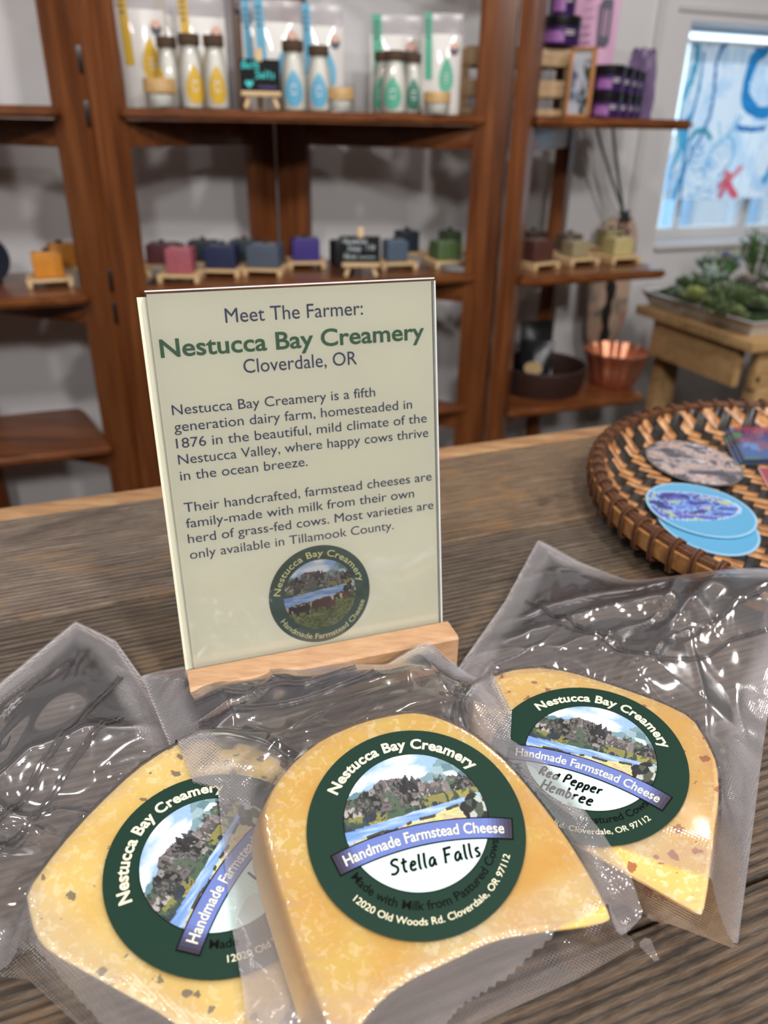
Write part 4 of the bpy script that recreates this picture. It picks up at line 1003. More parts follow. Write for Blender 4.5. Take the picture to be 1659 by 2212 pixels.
# tray
PZ = TZ + .034
f0 = un(onz(1608, 700, PZ)); f1 = un(onz(1412, 622, PZ)); pu0, pn0, pn1 = (f0[0] + f1[0]) / 2 - .01, f0[1], f1[1]; pu1 = pu0 + .52
ptray = thing('plant_tray', 'white enamel tray filled with moss and small plants on the pine table', 'tray', wp((pu0 + pu1) / 2, (pn0 + pn1) / 2, TZ + .0004))
g = G(); k = .012
def ringp(d, z): return [wp(u, n, z) for u, n in ((pu0 + d, pn0 + d), (pu1 - d, pn0 + d), (pu1 - d, pn1 - d), (pu0 + d, pn1 - d))]
rings = [ringp(.022, TZ + .0004), ringp(0.004, PZ - .002), ringp(-.004, PZ), ringp(.003, PZ + .001), ringp(.008, PZ - .003), ringp(.024, TZ + .005)]
v = [p for r in rings for p in r]; f = [(4 * i + j, 4 * i + (j + 1) % 4, 4 * i + 4 + (j + 1) % 4, 4 * i + 4 + j) for i in range(5) for j in range(4)] + [[3, 2, 1, 0], [20, 21, 22, 23]]
g.add(v, f); g.build('tray_body', M['white'], ptray, world=True, smooth=False)
nx_, ny_ = 60, 48; v = []; f = []
for j in range(ny_ + 1):
    for i in range(nx_ + 1):
        a, b = i / nx_, j / ny_; u = pu0 + .014 + (pu1 - pu0 - .028) * a; n = pn0 + .014 + (pn1 - pn0 - .028) * b; e = min(a, 1 - a, b, 1 - b)
        v.append(wp(u, n, PZ - .008 + .030 * min(1, e * 5) * (.6 + float(vn(np.array(u * 40), np.array(n * 40), 2))) + .008 * float(vn(np.array(u * 160), np.array(n * 160), 3))))
for j in range(ny_):
    for i in range(nx_): f.append((j * (nx_ + 1) + i, j * (nx_ + 1) + i + 1, (j + 1) * (nx_ + 1) + i + 1, (j + 1) * (nx_ + 1) + i))
g = G(); g.add(v, f); mo = g.build('moss', M['moss'], ptray, world=True); mo['kind'] = 'stuff'
def leaf(g, base, d, ln, wd, th=.25, up=(0, 0, 1)):
    d = np.array(d, float); d /= np.linalg.norm(d); s = np.cross(d, up); s /= np.linalg.norm(s) + 1e-9; q = np.cross(s, d); v = [base]; f = []
    for t, w in ((.35, .8), (.65, 1.0), (.88, .6)):
        p = base + d * ln * t + q * ln * .12 * t; v += [p - s * wd * w / 2, p - q * wd * th * w, p + s * wd * w / 2, p + q * wd * th * w * .4]
    v.append(base + d * ln + q * ln * .14)
    f += [(0, 1, 2), (0, 2, 3), (0, 3, 4), (0, 4, 1)]
    for k in range(2):
        a = 1 + 4 * k
        for j in range(4): f.append((a + j, a + 4 + j, a + 4 + (j + 1) % 4, a + (j + 1) % 4))
    a = 9; f += [(a + j, 13, a + (j + 1) % 4) for j in range(4)]
    g.add(v, f)
def rosette(p, R, col, tip, label, rnd):
    t = thing('succulent_plant', label, 'plant', p); g = G(); g2 = G()
    for ringi, (nn, el, ln) in enumerate(((9, .25, 1.0), (8, .6, .8), (6, 1.0, .6), (4, 1.3, .4))):
        for k in range(nn):
            a = 2 * math.pi * (k + .5 * ringi) / nn + rnd.uniform(-.1, .1); leaf(g, np.array([0, 0, .004 * ringi]), (math.cos(a) * math.cos(el), math.sin(a) * math.cos(el), math.sin(el)), R * ln, R * .34)
    g.build('leaves', P('succulent_leaf', col, .5, noise=.25, nscale=120), t); return t
def feathery(p, R, H, n, col, label, rnd, ln=.020, wd=.007, flower=None):
    t = thing('leafy_plant', label, 'plant', p); g = G(); st = G(); fg = G()
    for k in range(n):
        a = rnd.uniform(0, 6.28); r = R * math.sqrt(rnd.random()); q = np.array([r * math.cos(a), r * math.sin(a), 0]) ; hh = H * (1 - .5 * (r / R) ** 2) * rnd.uniform(.75, 1.1); tp = q * 1.1 + np.array([0, 0, hh]); st.tube([q * .3, q * .8 + np.array([0, 0, hh * .6]), tp], .0012, 4)
        for j in range(7):
            f_ = .35 + .65 * j / 6; b = q * .3 + (tp - q * .3) * f_; aa = rnd.uniform(0, 6.28); leaf(g, b, (math.cos(aa), math.sin(aa), rnd.uniform(.1, .9)), ln * rnd.uniform(.7, 1.2), wd)
        if flower and k % 3 == 0:
            for j in range(6): aa = j * 1.047; leaf(fg, tp, (math.cos(aa), math.sin(aa), .5), .012, .007)
    st.build('stems', P('plant_stem', L(80, 96, 50), .7), t); g.build('leaves', P('plant_leaf', col, .6, noise=.35, nscale=100), t)
    if flower: fg.build('flowers', P('petal', flower, .6), t)
rnd = random.Random(11)
def pz(px, py, z): return onz(px, py, z)
plants = [('r', 1500, 648, .040, L(150, 160, 96), 'yellow green rosette succulent nearest the tray corner'), ('r', 1563, 640, .046, L(116, 128, 108), 'dusty green rosette in the middle of the tray front'), ('r', 1640, 668, .036, L(110, 126, 88), 'small rosette low at the tray front by the frame edge'),
          ('r', 1480, 618, .030, L(150, 170, 164), 'pale blue green rosette at the far left of the tray'), ('r', 1610, 622, .048, L(140, 130, 126), 'large mauve grey rosette in the middle of the tray')]
plants += [('r', 1463, 640, .026, L(120, 140, 120), 'small grey green rosette at the outer left end of the tray'), ('r', 1528, 668, .030, L(98, 112, 70), 'olive rosette between the yellow green and the dusty green ones'), ('r', 1592, 686, .028, L(128, 140, 92), 'small yellowish rosette at the near corner of the tray'), ('r', 1652, 640, .040, L(172, 160, 158), 'pale pinkish rosette at the frame edge')]
for k, px, py, R, col, lab in plants: rosette(pz(px, py, PZ + .016), R, col, None, lab, rnd)
feathery(pz(1548, 606, PZ + .01), .050, .075, 26, L(96, 150, 84), 'bright green leafy plant with a purple flower at the back', rnd, flower=L(126, 104, 190))
feathery(pz(1630, 596, PZ + .01), .060, .125, 34, L(84, 128, 74), 'tallest leafy plant at the back of the tray', rnd)
feathery(pz(1580, 662, PZ + .01), .050, .050, 34, L(110, 128, 84), 'fine grey green plant spilling at the tray front', rnd, .014, .004)
feathery(pz(1492, 632, PZ + .01), .036, .040, 26, L(88, 108, 66), 'low dark green plant at the left of the yellow green rosette', rnd, .014, .006)
feathery(pz(1548, 682, PZ + .01), .036, .034, 24, L(96, 116, 74), 'low feathery plant beside the near corner of the tray', rnd, .013, .005)
feathery(pz(1532, 616, PZ + .01), .040, .045, 22, L(170, 190, 180), 'silvery pale plant between the rosettes', rnd, .016, .006)

# ------------------------------------------------------------------ woven tray with stickers
BZ = ZC - .229; Bc = np.array([.3385, .4975]); BR = .1868
bt = thing('woven_tray', 'large round woven cane tray with stickers on the counter', 'tray', (Bc[0], Bc[1], CT))
def basket_mat():
    m, nt, b, out = node_mat('twill_weave'); tc = nt.nodes.new('ShaderNodeTexCoord'); mp = nt.nodes.new('ShaderNodeMapping'); mp.inputs['Rotation'].default_value = (0, 0, .55); mp.inputs['Scale'].default_value = (112, 112, 112); nt.links.new(tc.outputs['Object'], mp.inputs[0])
    sp = nt.nodes.new('ShaderNodeSeparateXYZ'); nt.links.new(mp.outputs[0], sp.inputs[0])
    def mth(op, a, b_=None):
        n = nt.nodes.new('ShaderNodeMath'); n.operation = op
        for i, x in enumerate((a, b_)):
            if x is None: continue
            if isinstance(x, (int, float)): n.inputs[i].default_value = x
            else: nt.links.new(x, n.inputs[i])
        return n.outputs[0]
    X, Y = sp.outputs[0], sp.outputs[1]; fx, fy = mth('FLOOR', X), mth('FLOOR', Y); tw = mth('FLOORED_MODULO', mth('ADD', fx, fy), 4.0); over = mth('GREATER_THAN', tw, 1.5)
    ux, uy = mth('FRACT', X), mth('FRACT', Y)
    bx = mth('SINE', mth('MULTIPLY', ux, math.pi)); by = mth('SINE', mth('MULTIPLY', uy, math.pi))
    hgt = nt.nodes.new('ShaderNodeMix'); nt.links.new(over, hgt.inputs[0]); nt.links.new(bx, hgt.inputs[2]); nt.links.new(by, hgt.inputs[3])
    n = nt.nodes.new('ShaderNodeTexNoise'); n.inputs['Scale'].default_value = 18; nt.links.new(tc.outputs['Object'], n.inputs[0])
    fine = nt.nodes.new('ShaderNodeTexNoise'); fine.inputs['Scale'].default_value = 120; nt.links.new(tc.outputs['Object'], fine.inputs[0])
    tan = ramp(nt, [(.3, L(140, 92, 52)), (.5, L(178, 122, 74)), (.7, L(204, 156, 106))]); nt.links.new(fine.outputs['Fac'], tan.inputs[0]); blk = ramp(nt, [(.3, L(30, 27, 26)), (.7, L(58, 52, 48))]); nt.links.new(fine.outputs['Fac'], blk.inputs[0])
    mx = nt.nodes.new('ShaderNodeMix'); mx.data_type = 'RGBA'; nt.links.new(over, mx.inputs[0]); nt.links.new(blk.outputs[0], mx.inputs[6]); nt.links.new(tan.outputs[0], mx.inputs[7])
    gap = ramp(nt, [(.05, (.25, .25, .25, 1)), (.35, (1, 1, 1, 1))]); nt.links.new(hgt.outputs[0], gap.inputs[0]); mu = nt.nodes.new('ShaderNodeMix'); mu.data_type = 'RGBA'; mu.blend_type = 'MULTIPLY'; mu.inputs[0].default_value = 1; nt.links.new(mx.outputs[2], mu.inputs[6]); nt.links.new(gap.outputs[0], mu.inputs[7])
    nt.links.new(mu.outputs[2], b.inputs['Base Color']); b.inputs['Roughness'].default_value = .32
    bp = nt.nodes.new('ShaderNodeBump'); bp.inputs['Strength'].default_value = .9; bp.inputs['Distance'].default_value = .0018; nt.links.new(hgt.outputs[0], bp.inputs['Height']); nt.links.new(bp.outputs[0], b.inputs['Normal']); return m
M['weave'] = basket_mat()
hb = BZ - CT; FZ = .0075
g = G(); g.lathe([(0, .003), (BR * .80, .003), (BR * .86, .004), (BR * .97, hb - .006)], 96, cap=False); g.lathe([(BR * .955, hb - .002), (BR * .88, FZ + .003), (BR * .80, FZ), (0, FZ)], 96, cap=False); g.build('woven_floor', M['weave'], bt)
M['cane'] = wood('split_cane', [L(120, 78, 42), L(168, 118, 70), L(192, 144, 92)], (30, 30, 30), .4, 4, .2); M['canedark'] = P('dark_cane', L(92, 58, 38), .4, noise=.4, nscale=150, bump=.4, bscale=300)
NB = 150
def ringtube(r, z, rad): return [(r * math.cos(q), r * math.sin(q), z) for q in np.linspace(0, 2 * math.pi, NB, endpoint=False)]
g = G(); 
prof = [(BR * .966, hb - .016), (BR * .995, hb - .014), (BR * 1.002, hb - .002), (BR * .985, hb - .001), (BR * .975, hb - .004)]; g.lathe(prof, NB, cap=False)
prof = [(BR * .955, hb - .014), (BR * .952, hb - .003), (BR * .965, hb - .001), (BR * .972, hb - .006)]; g.lathe(prof[::-1], NB, cap=False); g.build('rim_bands', M['cane'], bt)
g = G(); g.tube(ringtube(BR * .982, hb - .0005, 1), .0023, 8, True); g.tube(ringtube(BR * .964, hb - .0002, 1), .0022, 8, True); g.tube(ringtube(BR * .973, hb + .0010, 1), .0018, 8, True); g.build('rim_canes', M['canedark'], bt)
g = G(); NL = 74
for k in range(NL):
    for dd in (-.0065, .0065):
        a = 2 * math.pi * k / NL + dd; er = np.array([math.cos(a), math.sin(a), 0]); pts = [er * BR * r + np.array([0, 0, z]) for r, z in ((.962, hb - .018), (1.0, hb - .017), (1.008, hb - .008), (1.004, hb + .0005), (.990, hb + .0035), (.970, hb + .0042), (.952, hb + .002), (.945, hb - .006), (.948, hb - .014))]
        g.tube(pts, .0010, 5)
g.build('lashing', M['canedark'], bt)
def ellpoly(cx, cy, rx, ry, rot, n=72):
    return [(cx + rx * math.cos(a) * math.cos(rot) - ry * math.sin(a) * math.sin(rot), cy + rx * math.cos(a) * math.sin(rot) + ry * math.sin(a) * math.cos(rot)) for a in np.linspace(0, 2 * math.pi, n, endpoint=False)]
STZ = CT + FZ
def fit_ellipse(px):     # sticker outline from its four extreme points on the tray floor
    return px
def sticker(pts, z, colfn, label, group=None, res=70, border=(150, 196, 226), bw=.955):
    """pts: outline in world xy; the print is a fine grid clipped by a mask, on a thin vinyl base"""
    P2 = np.array(pts); cen = P2.mean(0); t = thing('sticker', label, 'sticker', (cen[0], cen[1], z), 0, group)
    g = G(); g.prism([tuple(p - cen) for p in P2], 0, .0006); g.build('vinyl_base', P('sticker_border', L(*border), .25, coat=.5), t)
    # polar grid so that the edge is smooth
    n = len(P2); nr = 26; v = [(0, 0, .0007)]; f = []; cc = []
    for k in range(1, nr + 1):
        for j in range(n): q = (P2[j] - cen) * bw * k / nr; v.append((q[0], q[1], .0007))
    for k in range(nr):
        for j in range(n):
            j2 = (j + 1) % n; f.append((0, 1 + j, 1 + j2) if k == 0 else (1 + (k - 1) * n + j, 1 + k * n + j, 1 + k * n + j2, 1 + (k - 1) * n + j2)); m = ((P2[j] + P2[j2]) / 2 - cen) * bw * (k + .5) / nr; cc.append((m[0], m[1]))
    cc = np.array(cc); g = G(); g.add(v, f); g.build('print', M['sticker'], t, vcol=nlin(colfn(cc[:, 0], cc[:, 1])), smooth=False); return t
def px_outline(center, right_, top_, z, n=72):
    c = onz(*center, z)[:2]; r = onz(*right_, z)[:2] - c; tt = onz(*top_, z)[:2] - c
    return [tuple(c + r * math.cos(a) + tt * math.sin(a)) for a in np.linspace(0, 2 * math.pi, n, endpoint=False)]
def grey_art(x, y):
    k = fbm(x * 55 + fbm(x * 40, y * 40, 2) * 2, y * 90, 6); c = pal(np.clip((k - .25) * 2, 0, .999), [(70, 66, 74), (104, 98, 108), (150, 140, 146), (178, 160, 156), (190, 160, 148), (120, 110, 118), (200, 190, 196), (92, 86, 96)]); return c
def blue_art(x, y):
    a = (x + .012) / .040; b = (y - .004) / .022; q = a * a + b * b; k = fbm(x * 70 + fbm(x * 60, y * 60, 1) * 2.4, y * 110, 9)
    art = pal(np.clip((k - .22) * 1.9, 0, .999), [(38, 42, 110), (70, 74, 168), (96, 120, 206), (120, 176, 226), (60, 60, 140), (140, 150, 220), (166, 196, 120), (84, 92, 190)])
    c = np.broadcast_to(np.array([88., 164, 208]), x.shape + (3,)); c = np.where((q < 1)[..., None], art, c); return np.where(((q >= 1) & (q < 1.12))[..., None], np.array([180., 200, 236]), c)
def flat_blue(x, y): return np.broadcast_to(np.array([88., 164, 208]), x.shape + (3,))
sticker(px_outline((1497, 998), (1606, 1030), (1515, 962), STZ + .0030), STZ + .0030, grey_art, 'oval grey and peach sticker lying alone in the woven tray', None, border=(96, 98, 102))
sticker(px_outline((1525, 1130), (1642, 1172), (1540, 1080), STZ + .0006), STZ + .0006, flat_blue, 'plain blue oval sticker underneath another blue one', 'blue oval stickers')
sticker(px_outline((1512, 1100), (1636, 1136), (1530, 1055), STZ + .0022), STZ + .0022, blue_art, 'blue oval sticker with a swirling violet picture on top', 'blue oval stickers')
def rect_px(pts, z): return [tuple(p) for p in np.concatenate([np.linspace(np.array(onz(*a, z)[:2]), np.array(onz(*b, z)[:2]), 18, endpoint=False) for a, b in zip(pts, pts[1:] + pts[:1])])]
def dusk_art(x, y):
    k = fbm(x * 50, y * 50 + 4, 12); base = mixc(np.broadcast_to(np.array([58., 92, 150]), x.shape + (3,)), np.array([150., 60, 84]), (y * 22 + .5 + (k - .5)))
    c = pal(cells(x * 60, y * 60, 8), [(60, 60, 90), (90, 130, 190), (70, 140, 90), (120, 80, 110), (50, 48, 66)]); return np.where((k > .55)[..., None], c, base)
for i, (dx, dy) in enumerate(((-16, 10), (-8, 4), (0, 0))):
    sticker(rect_px([(1562 + dx, 903 + dy), (1760 + dx, 905 + dy), (1800 + dx, 990 + dy), (1606 + dx, 995 + dy)], STZ + .0006 + .0014 * i), STZ + .0006 + .0014 * i, dusk_art, ['bottom rectangular sticker of the dusky stack in the tray', 'middle rectangular sticker of the dusky stack in the tray', 'top rectangular sticker of the dusky stack, glossy, in the tray'][i], 'rectangular dusk stickers', border=(70, 78, 96))
sticker(rect_px([(1636, 1012), (1790, 1006), (1850, 1070), (1672, 1080)], STZ + .0006), STZ + .0006, lambda x, y: np.broadcast_to(np.array([150., 62, 76]), x.shape + (3,)), 'red sticker at the frame edge of the woven tray', None, border=(196, 140, 144))

# ------------------------------------------------------------------ sign in its wooden block
SO_, SA, SB = np.array([-.1002, .3234, ZC - .0671]), np.array([.9432, .3323, .0006]), np.array([.0615, -.1726, -.9829])
SA = SA / np.linalg.norm(SA); SB = SB - SA * (SA @ SB); SB /= np.linalg.norm(SB)
fl = Flat(SO_ + SB * .178, SA, -SB)                # origin: lower left corner of the sheet, y up
SH, SW = .178, .127
sg = thing('table_sign', 'cream table sign about a creamery in a clear sleeve and wooden block', 'sign', (fl.o + SA * SW / 2) * np.array([1, 1, 0]) + np.array([0, 0, CT + .0004]))
axs = [SA, -SB, fl.n]
# sheet (front face at h = 0), second card behind, sleeve around
g = G(); g.box(fl.w([(SW / 2, SH / 2)], -.0003)[0], (SW, SH - .0002, .0005), axes=axs); sheet = g.build('paper_sheet', M['paper'], sg, world=True, smooth=False)
g = G(); g.box(fl.w([(SW / 2 - .0040, SH / 2 - .0012)], -.0040)[0], (SW, SH, .0006), axes=axs); tag(g.build('back_card', M['paper'], sg, world=True, smooth=False))
g = G()
for hh in (.0016, -.0022):
    g.box(fl.w([(SW / 2, SH / 2 + .0005)], hh)[0], (SW + .0015, SH + .001, .0011), axes=axs)
slv = g.build('acrylic_sleeve', M['acrylic'], sg, world=True, smooth=False)
g = G()
g.box(fl.w([(SW / 2, SH + .0011)], -.0003)[0], (SW + .0015, .0006, .0050), axes=axs); g.box(fl.w([(SW + .0009, SH / 2)], -.0003)[0], (.0006, SH, .0050), axes=axs); g.build('sleeve_edge', M['edge'], slv, world=True)
MMT = .001
def sline(txt, x0, x1, v, cap, off=0.0, g=None): text_line(fl, g, txt, x0 * MMT, SH - v * MMT, (x1 - x0) * MMT, cap * MMT, .0002, off)
g = G(); sline('Meet The Farmer:', 31.2, 93.2, 13.4, 6.4, 0, g); sline('Cloverdale, OR', 37, 89.2, 35.4, 6.4, 0, g); g.build('heading_lettering', M['navyink'], sheet, world=True, smooth=False)
g = G(); sline('Nestucca Bay Creamery', 2.6, 122.8, 26.1, 7.8, .018, g); g.build('name_lettering', M['greenink'], sheet, world=True, smooth=False)
g = G()
for txt, x1, v in (('Nestucca Bay Creamery is a fifth', 97.3, 51), ('generation dairy farm, homesteaded in', 115.6, 58.4), ('1876 in the beautiful, mild climate of the', 123.0, 65.8), ('Nestucca Valley, where happy cows thrive', 123.6, 73.1), ('in the ocean breeze.', 62.6, 80.5),
                   ('Their handcrafted, farmstead cheeses are', 124.8, 95.3), ('family-made with milk from their own', 115.2, 102.8), ('herd of grass-fed cows. Most varieties are', 125.4, 110.2), ('only available in Tillamook County.', 103.9, 117.9)):
    sline(txt, 4.4, x1, v, 4.7, 0, g)
g.build('body_lettering', M['navyink'], sheet, world=True, smooth=False)
lc = (.0642, SH - .1461); LR = .0256
g = G(); disc(fl, g, LR, .00015, lc); g.build('logo_disc', M['signgreen'], sheet, world=True, smooth=False)
g, col = painted_disc(fl, lambda x, y: landscape(x, y, True) * .92, LR * .715, .0002, lc, 44, 120); g.build('logo_picture', M['print'], sheet, world=True, smooth=False, vcol=col)
g = G(); text_arc(fl, g, 'Nestucca Bay Creamery', LR * .785, LR * .135, 92, 164, .00025, .012, False, lc); text_arc(fl, g, 'Handmade Farmstead Cheese', LR * .925, LR * .115, 275, 136, .00025, .006, True, lc); g.build('logo_lettering', M['signcream'], sheet, world=True, smooth=False)
# block: base with a slot, front and back lips
fy = np.array([SA[0], SA[1], 0]); fy /= np.linalg.norm(fy); bk_ = np.array([-fy[1], fy[0], 0]); bm_ = fl.o + SA * SW / 2; hB = (ZC - .234) - CT
def bp(a, b, z): return np.array([bm_[0], bm_[1], 0]) + fy * a + bk_ * b + np.array([0, 0, CT + z])
zs_ = .0150; BW = .1345
prof = [(-.0165, .0004), (.020, .0004), (.020, hB + .001), (.0188, hB + .002), (.0085, hB + .002), (.0050, zs_ - .001), (-.0030, zs_ - .001), (-.0022, hB - .0015), (-.0152, hB - .0015), (-.0165, hB - .003)]
v = [bp(-BW / 2, b, z) for b, z in prof] + [bp(BW / 2, b, z) for b, z in prof]; n = len(prof)
g = G(); g.add(v, [list(range(n))[::-1], list(range(n, 2 * n))] + [(i, (i + 1) % n, n + (i + 1) % n, n + i) for i in range(n)])
blk = g.build('wooden_block', M['beech'], sg, world=True, smooth=False)

# ------------------------------------------------------------------ cheeses in clear vacuum bags
XG0, YG0, GS, GNX, GNY = -.34, .02, .00125, 560, 360
GXX, GYY = np.meshgrid(XG0 + GS * np.arange(GNX), YG0 + GS * np.arange(GNY))
SUP = np.full(GXX.shape, CT + .0006)                       # what the next bag lies on
def inside(poly, X, Y):
    r = np.zeros(X.shape, bool); n = len(poly)
    for i in range(n):
        (x0, y0), (x1, y1) = poly[i], poly[(i + 1) % n]
        if y0 == y1: continue
        c = (y0 > Y) != (y1 > Y); r ^= c & (X < (x1 - x0) * (Y - y0) / (y1 - y0) + x0)
    return r
def dist(poly, X, Y, near=False):
    d = np.full(X.shape, 9.0); NX = np.zeros(X.shape); NY = np.zeros(X.shape); n = len(poly)
    for i in range(n):
        (x0, y0), (x1, y1) = poly[i], poly[(i + 1) % n]; ex, ey = x1 - x0, y1 - y0; t = np.clip(((X - x0) * ex + (Y - y0) * ey) / (ex * ex + ey * ey + 1e-14), 0, 1)
        qx, qy = x0 + t * ex, y0 + t * ey; dd = np.hypot(X - qx, Y - qy); m = dd < d; d = np.where(m, dd, d); NX = np.where(m, qx, NX); NY = np.where(m, qy, NY)
    return (d, NX, NY) if near else d
def supz(x, y):
    i = int(np.clip((x - XG0) / GS, 0, GNX - 1)); j = int(np.clip((y - YG0) / GS, 0, GNY - 1)); return SUP[j, i]
def closed_smooth(p, it=2):
    p = [np.array(q, float) for q in p]
    for _ in range(it):
        q = []
        for i in range(len(p)): a, b = p[i], p[(i + 1) % len(p)]; q += [a * .78 + b * .22, a * .22 + b * .78]
        p = q
    return p

def cheese_mat(name, base, pale, crust, specks, speck_scale, speck_t):
    m, nt, b, out = node_mat(name); tc = nt.nodes.new('ShaderNodeTexCoord'); at = nt.nodes.new('ShaderNodeAttribute'); at.attribute_name = 'Col'
    def nz(scale, det=4, sc=None, dist_=0.0):
        n = nt.nodes.new('ShaderNodeTexNoise'); n.inputs['Scale'].default_value = scale; n.inputs['Detail'].default_value = det; n.inputs['Distortion'].default_value = dist_
        if sc:
            mp = nt.nodes.new('ShaderNodeMapping'); mp.inputs['Scale'].default_value = sc; nt.links.new(tc.outputs['Object'], mp.inputs[0]); nt.links.new(mp.outputs[0], n.inputs[0])
        else: nt.links.new(tc.outputs['Object'], n.inputs[0])
        return n
    def mix(f, a, c):
        x = nt.nodes.new('ShaderNodeMix'); x.data_type = 'RGBA'
        for s, q in ((0, f), (6, a), (7, c)):
            if isinstance(q, tuple) or isinstance(q, float): x.inputs[s].default_value = q
            else: nt.links.new(q, x.inputs[s])
        return x.outputs[2]
    big = nz(34, 4); mot = nz(330, 5, None, .8); stre = nz(70, 5, (1.2, 7, 1), .4)
    r0 = ramp(nt, [(.35, (0, 0, 0, 1)), (.65, (1, 1, 1, 1))]); nt.links.new(big.outputs['Fac'], r0.inputs[0])
    c = mix(r0.outputs[0], base, pale)
    r1 = ramp(nt, [(.53, (0, 0, 0, 1)), (.60, (1, 1, 1, 1))]); nt.links.new(mot.outputs['Fac'], r1.inputs[0])
    sel = nt.nodes.new('ShaderNodeMath'); sel.operation = 'MULTIPLY_ADD'; sel.use_clamp = True; nt.links.new(big.outputs['Fac'], sel.inputs[0]); sel.inputs[1].default_value = 3.0; sa = nt.nodes.new('ShaderNodeMath'); sa.operation = 'SUBTRACT'; nt.links.new(at.outputs['Fac'], sa.inputs[0]); sa.inputs[1].default_value = 1.15; nt.links.new(sa.outputs[0], sel.inputs[2])
    mm = nt.nodes.new('ShaderNodeMath'); mm.operation = 'MULTIPLY'; nt.links.new(r1.outputs[0], mm.inputs[0]); ms = nt.nodes.new('ShaderNodeMath'); ms.operation = 'MULTIPLY'; nt.links.new(sel.outputs[0], ms.inputs[0]); ms.inputs[1].default_value = .8; nt.links.new(ms.outputs[0], mm.inputs[1])
    c = mix(mm.outputs[0], c, L(244, 230, 184))
    ed = nt.nodes.new('ShaderNodeMath'); ed.operation = 'MULTIPLY_ADD'; nt.links.new(stre.outputs['Fac'], ed.inputs[0]); ed.inputs[1].default_value = 1.5; nt.links.new(at.outputs['Fac'], ed.inputs[2])
    r2 = ramp(nt, [(.52, (0, 0, 0, 1)), (.80, (1, 1, 1, 1))]); mul = nt.nodes.new('ShaderNodeMath'); mul.operation = 'MULTIPLY'; mul.inputs[1].default_value = .5; nt.links.new(ed.outputs[0], mul.inputs[0]); nt.links.new(mul.outputs[0], r2.inputs[0])
    c = mix(r2.outputs[0], c, crust)
    if specks:
        vo = nt.nodes.new('ShaderNodeTexVoronoi'); vo.inputs['Scale'].default_value = speck_scale; wob = nz(400, 2); va = nt.nodes.new('ShaderNodeVectorMath'); va.operation = 'MULTIPLY_ADD'; nt.links.new(wob.outputs['Color'], va.inputs[0]); va.inputs[1].default_value = (.004, .004, .004); nt.links.new(tc.outputs['Object'], va.inputs[2]); nt.links.new(va.outputs[0], vo.inputs['Vector'])
        sx = nt.nodes.new('ShaderNodeSeparateXYZ'); nt.links.new(vo.outputs['Color'], sx.inputs[0])
        ra = nt.nodes.new('ShaderNodeMath'); ra.operation = 'MULTIPLY'; nt.links.new(sx.outputs[0], ra.inputs[0]); ra.inputs[1].default_value = speck_t
        lt = nt.nodes.new('ShaderNodeMath'); lt.operation = 'LESS_THAN'; nt.links.new(vo.outputs['Distance'], lt.inputs[0]); nt.links.new(ra.outputs[0], lt.inputs[1])
        gt = nt.nodes.new('ShaderNodeMath'); gt.operation = 'GREATER_THAN'; nt.links.new(sx.outputs[1], gt.inputs[0]); gt.inputs[1].default_value = .62
        pr = nt.nodes.new('ShaderNodeMath'); pr.operation = 'MULTIPLY'; nt.links.new(lt.outputs[0], pr.inputs[0]); nt.links.new(gt.outputs[0], pr.inputs[1])
        p2 = nt.nodes.new('ShaderNodeMath'); p2.operation = 'MULTIPLY'; nt.links.new(pr.outputs[0], p2.inputs[0]); p2.inputs[1].default_value = .8
        c = mix(p2.outputs[0], c, specks)
    nt.links.new(c, b.inputs['Base Color']); b.inputs['Roughness'].default_value = .42; b.inputs['Subsurface Weight'].default_value = .18; b.inputs['Subsurface Radius'].default_value = (.006, .0035, .0012); b.inputs['Subsurface Scale'].default_value = 1
    bp_ = nt.nodes.new('ShaderNodeBump'); bp_.inputs['Strength'].default_value = .5; bp_.inputs['Distance'].default_value = .0008; nt.links.new(mot.outputs['Fac'], bp_.inputs['Height']); nt.links.new(bp_.outputs[0], b.inputs['Normal']); return m

